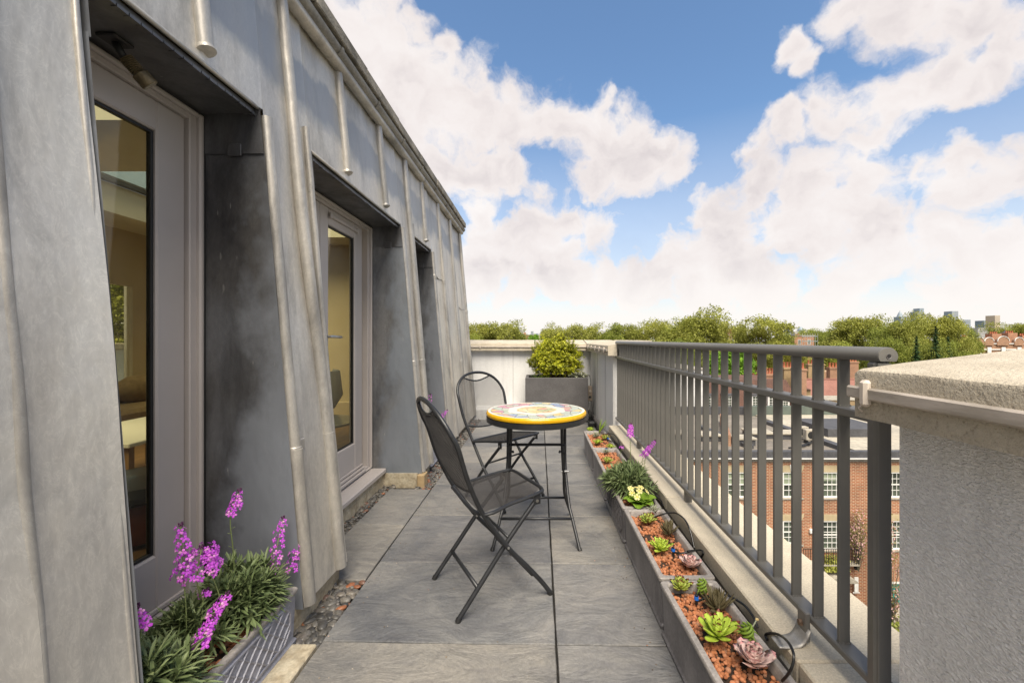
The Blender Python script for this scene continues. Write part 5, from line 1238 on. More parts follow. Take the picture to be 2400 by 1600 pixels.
for (x, y, z, ax) in ((-.050, .03, .100, (-.1, -.5, 1)), (-.006, -.005, .096, (.1, -.7, .8)), (-.030, -.050, .078, (-.2, -.9, .7)), (.014, .038, .104, (.3, -.3, 1)), (-.05, -.005, .085, (-.6, -.6, .7)), (.040, .0, .092, (.7, -.3, .7)), (-.012, .035, .104, (0, .1, 1))):
    o = bpy.data.objects.new('flower', fme); C.objects.link(o); o.parent = t
    o.matrix_local = Matrix.Translation((x, y, z)) @ Vector(ax).to_track_quat('Z', 'Y').to_matrix().to_4x4() @ Matrix.Diagonal((.0195, .0195, .0195, 1))
# ------------------------------------------------------------------ box bush and its pot
pt = thing('square_planter', 'large dark grey rectangular planter at the end of the terrace', 'planter', (.255, 6.2, 0))
x0, x1, y0, y1, zt = -.20, .695, 5.95, 6.50, .636
g = MB()
for (a, b, c, d) in ((x0, x1, y0, y0 + .045), (x0, x1, y1 - .045, y1), (x0, x0 + .045, y0 + .045, y1 - .045), (x1 - .045, x1, y0 + .045, y1 - .045)): g.box(a, b, c, d, .02, zt)
g = MB(); v = []
for (e_, z) in ((.008, .022), (.0, .03), (0, zt - .004), (.004, zt), (.041, zt), (.045, zt - .004), (.045, .5)):
    v += [(x0 + e_, y0 + e_, z), (x1 - e_, y0 + e_, z), (x1 - e_, y1 - e_, z), (x0 + e_, y1 - e_, z)]
g.v = [Vector(q) for q in v]
for i in range(6):
    for k in range(4): q = (k + 1) % 4; g.f.append((i * 4 + k, i * 4 + q, (i + 1) * 4 + q, (i + 1) * 4 + k)); g.m.append(0)
obj('pot', g, BIGPOT, pt)
g = MB(); g.box(x0 + .04, x1 - .04, y0 + .04, y1 - .04, .5, .585); obj('soil', g, SOIL, pt)
for x in (x0 + .1, x1 - .14): g = MB(); g.bbox(x, x + .04, y0 + .05, y0 + .09, -.002, .03, .003); obj('foot', g, PVC, pt)
BC = Vector((.25, 6.2, .925))
bt = thing('box_bush', 'rounded golden green box bush growing in the large grey planter', 'bush', (BC.x, BC.y, .585))
rs = random.Random(8)
def box_r(d):
    s = 1 + .30 * mn.noise(d * 2.1 + Vector((3, 1, 7))) + .20 * mn.noise(d * 5.0)
    w = 1 + .32 * -d.z if d.z < 0 else 1 - .16 * d.z
    return Vector((d.x * .385 * s * w, d.y * .30 * s * w, d.z * .315 * s))
g = MB(); tw = MB()
for i in range(3300):
    d = Vector((rs.gauss(0, 1), rs.gauss(0, 1), rs.gauss(0, 1))).normalized()
    if d.z < -.96: continue
    k = rs.uniform(.62, 1.04) ** .8; tip = BC + box_r(d) * k
    ax = (box_r(d).normalized() + Vector((0, 0, .5))).normalized()
    for m in range(rs.randint(7, 11)):
        s = m / 10; q = tip - ax * (.045 * (1 - s)); az = m * 2.4 + i; o = Matrix.Rotation(az, 3, ax) @ ax.orthogonal().normalized(); dd = (o + ax * .6).normalized()
        L = rs.uniform(.020, .030); sd = dd.cross(ax).normalized() * L * .27; b = len(g.v)
        g.v += [q, q + dd * L * .5 - sd, q + dd * L, q + dd * L * .5 + sd]; g.f.append((b, b + 1, b + 2, b + 3)); g.m.append(0)
for i in range(46):
    a = rs.uniform(0, 6.28); rr = rs.uniform(.02, .16); q = Vector((BC.x + math.cos(a) * rr, BC.y + math.sin(a) * rr * .7, .58)); e_ = BC + Vector((math.cos(a) * rr * 2.2, math.sin(a) * rr * 1.6 - .03, rs.uniform(-.12, .12)))
    tw.tube([q, (q + e_) / 2 + Vector((rs.uniform(-.02, .02),) * 3), e_], [.004, .003, .0015], 5)
obj('foliage', g, L_BOX, bt, kind='stuff'); obj('twigs', tw, TWIG, bt, smooth=True, kind='stuff')
t = thing('low_herb', 'low grey-green herb at the right side of the large planter', 'plant', (.57, 6.1, .585))
g = MB()
for i in range(60):
    c = Vector((.56 + rs.uniform(-.12, .12), 6.06 + rs.uniform(-.08, .1), .63 + rs.uniform(-.02, .05)))
    for k in range(6): d = Vector((rs.uniform(-1, 1), rs.uniform(-1, 1), rs.uniform(0, 1))); lance(c, d, .04, .018, g, rs, .1)
obj('foliage', g, L_GREY, t, kind='stuff')
t = thing('grass_tuft', 'thin grass tuft at the left front of the large planter', 'plant', (.0, 6.02, .585))
g = MB()
for i in range(50): lance(Vector((rs.uniform(-.08, .14), 6.03 + rs.uniform(-.02, .06), .60)), Vector((rs.uniform(-.7, .7), rs.uniform(-.5, .3), 1)), rs.uniform(.07, .14), .006, g, rs, .3)
obj('foliage', g, L_GRASS, t, kind='stuff')
# outdoor tap timer and cable clutter beside the planter
t = thing('irrigation_timer', 'weathered beige control box with cables beside the large planter', 'control box', (.745, 6.15, .2))
g = MB(); g.bbox(.700, .775, 6.10, 6.18, .28, .50, .008); obj('housing', g, pm('beige_box', (.30, .24, .18), (.2, .16, .12), 9, .6), t)
g = MB(); g.bbox(.725, .755, 6.094, 6.1, .33, .36, .002); obj('socket', g, RUBBER, t); g = MB(); g.tube([(.742, 6.10, .43), (.742, 6.092, .43)], .018, 12); obj('dial', g, PVC, t)
for k in range(4):
    q = [(.70 + .02 * k, 6.12, .29), (.705 + .018 * k, 6.08, .18), (.72 + .02 * k, 6.02 - .02 * k, .06), (.70 + .03 * k, 5.85 - .03 * k, .012), (.73, 5.6, .012)]
    g = MB(); g.tube(spl(q, 5), .006, 6); obj('cable', g, HOSE, t, smooth=True)
g = MB(); g.tube(spl([(.70, 6.14, .62), (.73, 6.12, .66), (.755, 6.12, .55), (.74, 6.12, .50)], 5), .004, 6); obj('cable', g, HOSE, t, smooth=True)
g = MB(); g.bbox(.66, .76, 5.62, 5.74, .002, .075, .02, M=Matrix.Translation((.0, 0, 0))); obj('plug_adaptor', g, RUBBER, t)
# ------------------------------------------------------------------ irrigation hoses and drippers
def hose(pts, label, r=.0042):
    g = MB(); g.tube(spl(pts, 7), r, 8); return obj('irrigation_hose', g, HOSE, None, smooth='auto', loc=pts[0], label=label, cat='hose', group='black irrigation hoses')
def dripper(p, label):
    t = thing('dripper', label, 'dripper', p, 'blue irrigation drippers'); p = Vector(p)
    g = MB(); g.tube([p + Vector((0, 0, -.012)), p + Vector((0, 0, .006)), p + Vector((0, 0, .0061))], [.0055, .0055, .0075], 12); obj('spike', g, HOSE, t, smooth='auto')
    g = MB(); g.tube([p + Vector((0, 0, .006)), p + Vector((0, 0, .018))], [.0088, .0078], 14); obj('body', g, BLUE, t, smooth='auto')
    g = MB(); g.tube([p + Vector((0, 0, .018)), p + Vector((0, 0, .0235)), p + Vector((0, 0, .025))], [.0062, .0062, .004], 12); obj('cap', g, HOSE, t, smooth='auto')
    return p
d1 = dripper(P(*z6(628, 490), z=SZ + .022), 'blue capped dripper in the nearest trough')
d2 = dripper(P(*z7(982, 1335), z=SZ + .022), 'blue capped dripper beside the bright rosette in the second trough')
d3 = dripper(P(*z7(350, 245), z=SZ + .022), 'blue capped dripper in the furthest trough'); d4 = dripper(P(*z7(333, 350), z=SZ + .02), 'tiny blue dripper among the small rosettes beyond the wallflower')
X5 = .742
hose([d1 + Vector((.006, 0, 0)), d1 + Vector((.06, .01, .012)), P(*z6(960, 408), z=TZ + .01), P(*z6(1060, 425), z=TZ + .012), P(*z6(1250, 540), X=.745), P(*z6(1370, 690), X=.748), P(*z6(1432, 840), X=.748)], 'black hose leaving the nearest trough behind the spiky succulent')
hose([P(*z6(1560, 1000), X=.748), P(*z6(1535, 935), X=.75), P(*z6(1600, 912), X=.75), P(*z6(1720, 935), X=.745), P(*z6(1840, 1040), X=.73), P(*z6(1905, 1190), X=.72), P(*z6(1890, 1330), X=.71), P(*z6(1830, 1450), X=.70), P(*z6(1750, 1540), X=.69)], 'black hose looping over the near end of the nearest trough', .004)
hose([d2 + Vector((.006, 0, 0)), P(*z7(1050, 1345), z=TZ), P(*z7(1140, 1330), z=TZ + .01), P(*z5(700, 875), z=TZ + .014), P(*z5(765, 870), X=.748), P(*z5(780, 885), X=.75), P(*z5(770, 905), X=.752)], 'black hose from the dripper over the rim of the second trough')
hose([P(*z7(800, 995), z=SZ + .01), P(*z7(860, 975), z=TZ + .015), P(*z7(930, 955), z=TZ + .03), P(*z7(1010, 958), X=.735), P(*z7(1085, 1010), X=.742), P(*z7(1140, 1110), X=.748), P(*z7(1185, 1290), X=.75)], 'black hose arching from the far end of the second trough')
hose([P(*z5(500, 570), z=SZ + .02), P(*z5(525, 580), z=TZ + .01), P(*z5(555, 605), X=.745), P(*z5(570, 640), X=.75)], 'black hose beside the primrose')
hose([P(*z7(300, 195), z=SZ + .02), P(*z7(370, 188), z=TZ + .03), P(*z7(420, 205), X=.735), P(*z7(450, 250), X=.745), P(*z7(468, 320), X=.75)], 'upper black hose looping from the furthest trough')
hose([d3, P(*z7(400, 270), z=TZ + .012), P(*z7(440, 285), X=.745), P(*z7(470, 325), X=.75)], 'lower black hose leaving the dripper in the furthest trough')
# ================================================================== BUILDINGS BELOW
GZ = -16.0
def sash(g_name, parent, x, y, z0, z1, w, cols, rows, blind=None, mat=WHITE):
    """white sash window: frame, glazing bars and panes set into the wall (facing -Y)"""
    g = MB(); t = .075
    g.box(x - w / 2, x - w / 2 + t, y - .05, y + .10, z0, z1); g.box(x + w / 2 - t, x + w / 2, y - .05, y + .10, z0, z1)
    g.box(x - w / 2 + t, x + w / 2 - t, y - .049, y + .10, z1 - t, z1); g.box(x - w / 2 + t, x + w / 2 - t, y - .049, y + .10, z0, z0 + t)
    fr = obj(g_name, g, mat, parent)
    a, b, c, d = x - w / 2 + t, x + w / 2 - t, z0 + t, z1 - t; mz = (c + d) / 2
    g = MB(); g.box(a, b, y + .0, y + .05, mz - .03, mz + .03)
    for k in range(1, cols): xx = a + (b - a) * k / cols; g.box(xx - .014, xx + .014, y + .012, y + .045, c, d)
    for k in range(1, rows):
        zz = c + (d - c) * k / rows
        if abs(zz - mz) > .05: g.box(a, b, y + .013, y + .044, zz - .014, zz + .014)
    obj('glazing_bars', g, mat, fr, kind='stuff')
    g = MB(); g.box(a, b, y + .05, y + .055, c, d); obj('pane', g, DGLASS, fr)
    if blind: g = MB(); g.box(a + .01, b - .01, y + .0555, y + .06, d - (d - c) * blind, d); g.box(a + .01, b - .01, y + .0485, y + .0497, d - (d - c) * blind, d); obj('blind', g, pm('roller_blind', (.30, .34, .24), (.22, .26, .18), 2, .9), fr)
    return fr
def wall_with_holes(g, x0, x1, y, z0, z1, holes, th=.12):
    """holes: (xa, xb, za, zb) cut out of a front wall sheet; reveals included"""
    xs = sorted({x0, x1} | {h[0] for h in holes} | {h[1] for h in holes}); zs = sorted({z0, z1} | {h[2] for h in holes} | {h[3] for h in holes})
    for i in range(len(xs) - 1):
        for k in range(len(zs) - 1):
            cx, cz = (xs[i] + xs[i + 1]) / 2, (zs[k] + zs[k + 1]) / 2
            if not any(h[0] < cx < h[1] and h[2] < cz < h[3] for h in holes):
                g.add([(xs[i], y, zs[k]), (xs[i + 1], y, zs[k]), (xs[i + 1], y, zs[k + 1]), (xs[i], y, zs[k + 1])], [(0, 1, 2, 3)])
    for (a, b, c, d) in holes:
        g.add([(a, y, c), (b, y, c), (b, y, d), (a, y, d), (a, y + th, c), (b, y + th, c), (b, y + th, d), (a, y + th, d)], [(0, 1, 5, 4), (1, 2, 6, 5), (2, 3, 7, 6), (3, 0, 4, 7)])
FY = 26.0
def fx(px): return (px - VX) / F * FY
def fz(py): return EYE + (VY - py) / F * FY
b1 = thing('brick_terrace', 'red brick mansion block below the railing with white sash windows and a flat roof', 'building', (20, FY + 6, GZ))
X0, X1 = 8.8, 34.0; ZR = fz(1081)
wins = []
for (px, w, cols, bl) in ((1583, 1.5, 4, 0), (1722, 1.62, 4, .5), (1857, 1.18, 3, .5), (1957, 1.52, 5, .35), (2109, 1.45, 5, 0), (2238, 1.5, 5, .3), (2360, 1.5, 5, 0)):
    wins.append((fx(px), w, fz(1166), fz(1106), cols, 4, bl)); 
    wins.append((fx(px), w, fz(1288 if cols == 5 else 1275), fz(1220), cols, 5 if cols == 5 else 4, 0))
    wins.append((fx(px), w, fz(1400), fz(1340), cols, 4, 0))
wins = [w for w in wins if not (abs(w[0] - fx(2109)) < .1 and w[3] < fz(1300))]
dx_ = fx(2099)
holes = [(x - w / 2, x + w / 2, z0, z1) for (x, w, z0, z1, *_) in wins] + [(dx_ - .55, dx_ + .55, -15.5, fz(1362))]
g = MB(); wall_with_holes(g, X0, X1, FY, GZ, ZR, holes)
g.add([(X0, FY, GZ), (X0, FY + 13.5, GZ), (X0, FY + 13.5, ZR), (X0, FY, ZR), (X1, FY, GZ), (X1, FY + 13.5, GZ), (X1, FY + 13.5, ZR), (X1, FY, ZR)], [(0, 3, 2, 1), (4, 5, 6, 7), (1, 2, 6, 5)])
obj('wall', g, BRICK, b1)
g = MB(); g.box(X0 + .1, X1 - .1, FY + .4, FY + 12, GZ, GZ + .1); g.box(X0 + .1, X1 - .1, FY + .6, FY + .7, GZ, ZR - .1); obj('dark_interior', g, pm('dark_room', (.04, .035, .03), None, 1, .9), b1)
for (x, w, z0, z1, cols, rows, bl) in wins:
    sash('window', b1, x, FY + .06, z0, z1, w, cols, rows, bl)
    g = MB(); g.box(x - w / 2 - .08, x + w / 2 + .08, FY - .07, FY + .004, z0 - .10, z0 - .002); obj('window_sill', g, CORN, b1)
    g = MB(); q = .16; g.add([(x - w / 2, FY - .006, z1), (x + w / 2, FY - .006, z1), (x + w / 2 + q, FY - .006, z1 + .42), (x - w / 2 - q, FY - .006, z1 + .42), (x - w / 2, FY + .05, z1), (x + w / 2, FY + .05, z1), (x + w / 2 + q, FY + .05, z1 + .42), (x - w / 2 - q, FY + .05, z1 + .42)], [(0, 1, 2, 3), (0, 3, 7, 4), (1, 5, 6, 2), (3, 2, 6, 7), (0, 4, 5, 1)]); obj('gauged_arch', g, GAUGED, b1)
g = MB(); q = fx(1857); g.add([(q - .10, FY - .03, fz(1106)), (q + .10, FY - .03, fz(1106)), (q + .17, FY - .05, fz(1088)), (q - .17, FY - .05, fz(1088)), (q - .10, FY, fz(1106)), (q + .10, FY, fz(1106)), (q + .17, FY, fz(1088)), (q - .17, FY, fz(1088))], [(0, 1, 2, 3), (0, 3, 7, 4), (1, 5, 6, 2), (3, 2, 6, 7), (0, 4, 5, 1)]); obj('keystone', g, WHITE, b1)
# cornice and lead parapet
zc = ZR
for (o_, h, m, nm) in ((.10, .12, CORN, 'cornice'), (.20, .10, CORN, 'cornice'), (.30, .05, WHITE, 'cornice')):
    g = MB(); g.box(X0 - o_, X1 + o_, FY - o_, FY + .3, zc, zc + h - .001); obj(nm, g, m, b1); zc += h
g = MB(); g.box(X0 - .25, X1, FY - .22, FY + .1, zc, fz(1073) + .12); g.box(X0 - .22, X1, FY - .1, FY + .35, fz(1073) + .12, fz(1058) + .02); obj('parapet_lead', g, ROOFLEAD, b1)
ZD = fz(1058) - .12
g = MB(); g.box(X0, X1, FY + .3, FY + 13.4, ZD - .2, ZD); obj('roof_deck', g, FLAT, b1)
def rp(px, py): return P(px, py, z=ZD)
a_ = rp(1905, 1050)
g = MB(); g.box(a_.x + 2.1, X1 - .02, FY + .36, FY + 13.2, ZD + .002, ZD + .12); obj('pale_roof', g, FLATL, b1)
g = MB()
def strip(g, p, q, w, h):
    p = Vector(p); q = Vector(q); d = (q - p).normalized(); n = Vector((-d.y, d.x, 0)) * w / 2; b = len(g.v)
    for c in (p, q):
        for (s, hh) in ((1, 0), (-1, 0), (-1, h), (1, h)): v = c + n * s; g.v.append(Vector((v.x, v.y, ZD + hh)))
    g.f += [(b, b + 1, b + 5, b + 4), (b + 1, b + 2, b + 6, b + 5), (b + 2, b + 3, b + 7, b + 6), (b + 3, b, b + 4, b + 7), (b, b + 3, b + 2, b + 1), (b + 4, b + 5, b + 6, b + 7)]; g.m += [0] * 6
strip(g, rp(1796, 992), rp(1975, 1055), .55, .28); obj('roof_kerb', g, ROOFLEAD, b1)
g = MB(); strip(g, rp(1640, 1003), rp(1760, 1052), .4, .25); obj('roof_kerb', g, ROOFLEAD, b1)
g = MB(); p = rp(1696, 1045); q = rp(1684, 990); strip(g, (p.x + .3, p.y, 0), (q.x + .3, q.y, 0), .35, .75); obj('party_wall', g, BRICKO, b1)
g = MB(); g.box(X0, X1, FY + 13.2, FY + 13.6, ZD, ZD + .75); obj('rear_parapet', g, ROOFLEAD, b1)
for (px, py, w, d, h) in ((1790, 1028, 1.6, 1.5, .3), (1668, 1035, 1.3, 1.1, .35), (1748, 1045, 1.3, 1.0, .4), (1850, 1030, 1.3, 1.0, .35), (1585, 1030, 1.3, 1.0, .35)):
    c = rp(px, py); g = MB(); g.box(c.x - w / 2, c.x + w / 2, c.y, c.y + d, ZD, ZD + h); s_ = obj('skylight', g, ROOFLEAD, b1)
    g = MB(); g.bbox(c.x - w / 2 - .08, c.x + w / 2 + .08, c.y - .1, c.y + d + .1, ZD + h, ZD + h + .14, .03); obj('skylight_lid', g, FLATL, s_)
g = MB()
c = rp(2035, 1045); g = MB(); g.box(c.x - 1.3, c.x + 3.2, c.y + 2, c.y + 6, ZD, ZD + .7); obj('roof_box', g, ROOFLEAD, b1)
g = MB(); g.box(fx(1800) * 1.35, X1, FY + 12.6, FY + 13.1, ZD, ZD + .9); obj('green_upstand', g, UPST, b1)
# plant on the roof
for (px, py, l) in ((1884, 1032, 'left grey air conditioning unit on the brick block flat roof'), (1902, 1040, 'right grey air conditioning unit on the brick block flat roof')):
    c = rp(px, py); t = thing('air_conditioner', l, 'air conditioner', (c.x, c.y, ZD), 'air conditioners on the flat roof')
    g = MB(); g.bbox(c.x - .35, c.x + .35, c.y, c.y + .4, ZD + .25, ZD + .95, .02); obj('casing', g, FLATL, t)
    g = MB(); g.tube([(c.x, c.y - .012, ZD + .6), (c.x, c.y + .02, ZD + .6)], .25, 16); obj('fan_grille', g, IRON, t)
    for s in (-.28, .24): g = MB(); g.box(c.x + s, c.x + s + .05, c.y, c.y + .4, ZD, ZD + .25); obj('stand', g, IRON, t)
c = rp(1880, 1050); g = MB()
for k in range(6): g.tube([(c.x - 1 + .35 * k, c.y - .2 + .13 * k, ZD + .08 + .03 * (k % 3)), (c.x + .2 + .3 * k, c.y + .3 * k, ZD + .15)], .05, 6)
obj('roof_pipes', g, IRON, None, kind='stuff', loc=(c.x, c.y, ZD), label='tangle of black insulated pipes on the flat roof beside the air conditioners', cat='pipes')
# balcony, door and canopy
g = MB(); x0, x1 = fx(1870), fx(2000)
z = fz(1312)
g.box(x0, x1, FY - .55, FY - .002, z - .08, z); bal = obj('balcony', g, CORN, b1)
g = MB(); g.box(x0, x1, FY - .55, FY - .52, z + .95, z + 1.0)
k = x0
while k < x1: g.box(k, k + .025, FY - .545, FY - .525, z, z + .95); k += .14
obj('balustrade', g, IRON, bal, kind='stuff')
g = MB()
for k in range(9):
    a = PI * k / 8; g.v += [Vector((fx(1955) - 1.0 * math.cos(a), FY - .7, fz(1352) + .35 * math.sin(a))), Vector((fx(1955) - 1.0 * math.cos(a), FY, fz(1352) + .35 * math.sin(a)))]
for k in range(8): g.f.append((2 * k, 2 * k + 1, 2 * k + 3, 2 * k + 2)); g.m.append(0)
g.f.append(tuple(range(0, 18, 2))); g.m.append(0); obj('porch_canopy', g, CORN, b1)
g = MB(); g.box(dx_ - .45, dx_ + .45, FY + .06, FY + .11, -15.4, fz(1368)); dr = obj('front_door', g, TEAL, b1)
g = MB(); frame_ring(g, FY * 0 + dx_ - .56, dx_ + .56, FY, FY + .1, -15.5, fz(1362), .1, .1, .02) if False else None
for (a, b, c, d) in ((dx_ - .56, dx_ - .452, -15.5, fz(1362)), (dx_ + .452, dx_ + .56, -15.5, fz(1362))): g.box(a, b, FY + .02, FY + .12, c, d)
g.box(dx_ - .451, dx_ + .451, FY + .02, FY + .12, fz(1368) + .001, fz(1362)); obj('door_frame', g, WHITE, dr, kind='stuff')
g = MB(); g.box(dx_ - .9, dx_ + .9, FY - 1.6, FY - .002, GZ, -15.75); g.box(dx_ - .7, dx_ + .7, FY - 1.0, FY - .003, -15.75, -15.5); obj('doorstep', g, CORN, b1, kind='stuff')
g = MB(); g.bbox(fx(1900) - .12, fx(1900) + .12, FY - .14, FY, fz(1248), fz(1238), .03); obj('security_camera', g, WHITE, b1)
g = MB(); g.ico((fx(2001), FY - .2, fz(1326)), .13, None, 1); obj('wall_lantern', g, IRON, b1)
g = MB(); g.box(fx(1996), fx(2005), FY - .25, FY - .2, fz(1383), fz(1347)); g.box(fx(1993), fx(2008), FY - .25, FY - .2, fz(1384), fz(1382)); obj('white_gate', g, WHITE, b1, kind='stuff')
# ------------------------------------------------------------------ the row behind
def blk(name, label, cat, x0, x1, y0, y1, z1, mat, extra=None):
    t = thing(name, label, cat, ((x0 + x1) / 2, (y0 + y1) / 2, GZ)); g = MB(); g.box(x0, x1, y0, y1, GZ, z1); obj('wall', g, mat, t); return t
def at(px, py, Y): return P(px, py, Y=Y)
YM = 43.0
a, b = at(1651, 962, YM), at(1878, 962, YM)
mh = blk('mansard_house', 'house with brown tiled mansard roof and white dormer windows beyond the flat roof', 'house', a.x, b.x, YM, YM + 9, a.z, BRICKY)
zt_ = at(0, 890, YM + 1.6).z
g = MB(); g.add([(a.x - .2, YM - .15, a.z), (b.x + .2, YM - .15, a.z), (b.x - .6, YM + 1.6, zt_), (a.x + .2, YM + 1.6, zt_), (b.x - .6, YM + 8, zt_), (a.x + .2, YM + 8, zt_), (b.x + .2, YM + 9.2, a.z), (a.x - .2, YM + 9.2, a.z)], [(0, 1, 2, 3), (3, 2, 4, 5), (1, 6, 4, 2), (0, 3, 5, 7), (7, 5, 4, 6)]); rf = obj('roof', g, TILE, mh)
g = MB(); g.tube([(a.x - .2, YM - .2, a.z), (b.x + .2, YM - .2, a.z)], .09, 8); obj('gutter', g, IRON, mh)
for px in (1663, 1711, 1773, 1812, 1838):
    c = at(px, 940, YM); w = .85
    g = MB(); g.box(c.x - w / 2 - .12, c.x + w / 2 + .12, YM - .02, YM + 1.6, at(0, 955, YM).z, at(0, 926, YM).z); d_ = obj('dormer', g, WHITE, mh)
    g = MB(); g.bbox(c.x - w / 2 - .25, c.x + w / 2 + .25, YM - .15, YM + 1.7, at(0, 926, YM).z, at(0, 926, YM).z + .10, .02); obj('dormer_roof', g, ROOFLEAD, d_)
    g = MB(); g.box(c.x - w / 2 + .06, c.x + w / 2 - .06, YM - .035, YM - .022, at(0, 953, YM).z, at(0, 929, YM).z); obj('pane', g, DGLASS, d_)
    g = MB(); z0, z1 = at(0, 953, YM).z, at(0, 929, YM).z
    for k in (-.12, .12): g.box(c.x + k - .015, c.x + k + .015, YM - .05, YM - .036, z0, z1)
    for k in (.25, .5, .75): g.box(c.x - w / 2 + .06, c.x + w / 2 - .06, YM - .049, YM - .0365, z0 + (z1 - z0) * k - .02, z0 + (z1 - z0) * k + .02)
    obj('glazing_bars', g, WHITE, d_, kind='stuff')
Y = 41.0; a, b = at(1480, 866, Y), at(1650, 866, Y)
wb = blk('white_brick_building', 'tall white painted brick building seen through the middle of the railing', 'building', a.x, b.x, Y, Y + 8, a.z, BRICKW)
g = MB(); g.box(a.x - .1, b.x + .1, Y - .1, Y + 8.1, a.z, a.z + .15); obj('coping', g, CORN, wb)
for z in (872, 930): g = MB(); g.tube([(b.x - 1.2, Y - .1, at(0, z, Y).z), (b.x - 1.2, Y - .1, at(0, z + 60, Y).z)], .06, 6); obj('drainpipe', g, IRON, wb)
Y = 41.5; a, b = at(1880, 938, Y), at(2300, 938, Y)
yb = blk('yellow_brick_house', 'yellow stock brick wall rising behind the pale flat roof', 'house', a.x, b.x, Y, Y + 3, a.z, BRICKY)
g = MB(); g.box(a.x - 3.4, b.x, Y - .35, Y - .001, at(0, 990, Y).z, at(0, 978, Y).z); obj('white_parapet', g, WHITE, yb)
g = MB(); g.box(a.x - .1, b.x, Y - .06, Y + 3, a.z, a.z + .08); obj('coping', g, CORN, yb)
Y = 50.0; a, b = at(1893, 947, Y), at(2330, 947, Y)
rt = blk('red_roof_house', 'house with a broad plain red tiled roof between the last railing bars', 'house', a.x, b.x, Y, Y + 8, a.z, BRICKO)
zt_ = at(0, 889, Y + 4).z
g = MB(); g.add([(a.x - .3, Y - .3, a.z), (b.x, Y - .3, a.z), (b.x, Y + 4, zt_), (a.x + .3, Y + 4, zt_), (a.x - .3, Y + 8.3, a.z), (b.x, Y + 8.3, a.z)], [(0, 1, 2, 3), (3, 2, 5, 4), (0, 3, 4)]); obj('roof', g, TILER, rt)
g = MB(); g.tube([(a.x + .3, Y + 4, zt_ + .02), (b.x, Y + 4, zt_ + .02)], .14, 6); obj('ridge', g, TILER, rt)
Y = 47.0
a, b = at(1770, 925, Y), at(1900, 925, Y)
bh = blk('back_addition', 'brown brick houses crowded behind the tiled mansard with stacks of chimneys', 'house', a.x, b.x, Y, Y + 10, a.z + .6, BRICKY)
zt_ = at(0, 880, Y + 4).z
g = MB(); g.add([(a.x, Y - .2, a.z + .6), (b.x, Y - .2, a.z + .6), ((a.x + b.x) / 2 + .8, Y + 4, zt_), ((a.x + b.x) / 2 - .8, Y + 4, zt_), (a.x, Y + 8, a.z + .6), (b.x, Y + 8, a.z + .6)], [(0, 1, 2, 3), (3, 2, 5, 4), (0, 3, 4), (1, 5, 2)]); obj('roof', g, TILE, bh)
def chimney(px, pyt, pyb, Y, w, n, label, mat):
    c = at(px, pyt, Y); zb = at(px, pyb, Y).z; t = thing('chimney_stack', label, 'chimney', (c.x, Y, zb), 'brick chimneys between the railing bars')
    g = MB(); g.box(c.x - w / 2, c.x + w / 2, Y - .35, Y + .35, zb - 3, c.z); st = obj('stack', g, mat, t)
    g = MB(); g.box(c.x - w / 2 - .08, c.x + w / 2 + .08, Y - .43, Y + .43, c.z, c.z + .12); g.box(c.x - w / 2 - .05, c.x + w / 2 + .05, Y - .4, Y + .4, c.z + .121, c.z + .22); obj('corbel', g, mat, t, kind='stuff')
    for k in range(n):
        x = c.x - w / 2 + w * (k + .5) / n; g = MB(); g.lathe((x, Y, c.z + .22), [(.15, 0), (.13, .1), (.115, .5), (.14, .54), (.14, .60), (.10, .6), (.09, .3)], 10); obj('chimney_pot', g, TERRA, t, smooth='auto')
chimney(1803, 880, 925, 46.5, 1.0, 3, 'narrow orange brick chimney left of the cluster', BRICKO)
chimney(1845, 865, 925, 48, 1.1, 3, 'yellow brick chimney beside the red-capped one', BRICKY)
chimney(1872, 868, 930, 46, 1.3, 3, 'rough red brick chimney between two railing bars', BRICKO)
chimney(1910, 856, 900, 62, 2.4, 5, 'wide pale chimney stack with five pots far back', BRICKY)
chimney(1955, 864, 890, 56, 1.6, 4, 'orange brick stack with four pots behind the red roof', BRICKO)
chimney(1995, 850, 892, 60, 1.6, 4, 'orange brick stack rising near the railing end post', BRICKO)
chimney(1770, 890, 925, 52, 1.0, 2, 'short dark brick stack beside the bright green tree', BRICKO)
Y = 66; a, b = at(1790, 862, Y), at(2020, 862, Y)
blk('distant_brick_row', 'row of brown and orange brick houses beyond the red roof', 'houses', a.x, b.x, Y, Y + 10, a.z - .6, BRICKO)
Y = 58; a, b = at(1500, 880, Y), at(1790, 880, Y)
blk('hidden_mews', 'low brick mews building under the bright green tree', 'building', a.x, b.x, Y, Y + 6, a.z - 2.5, BRICKY)
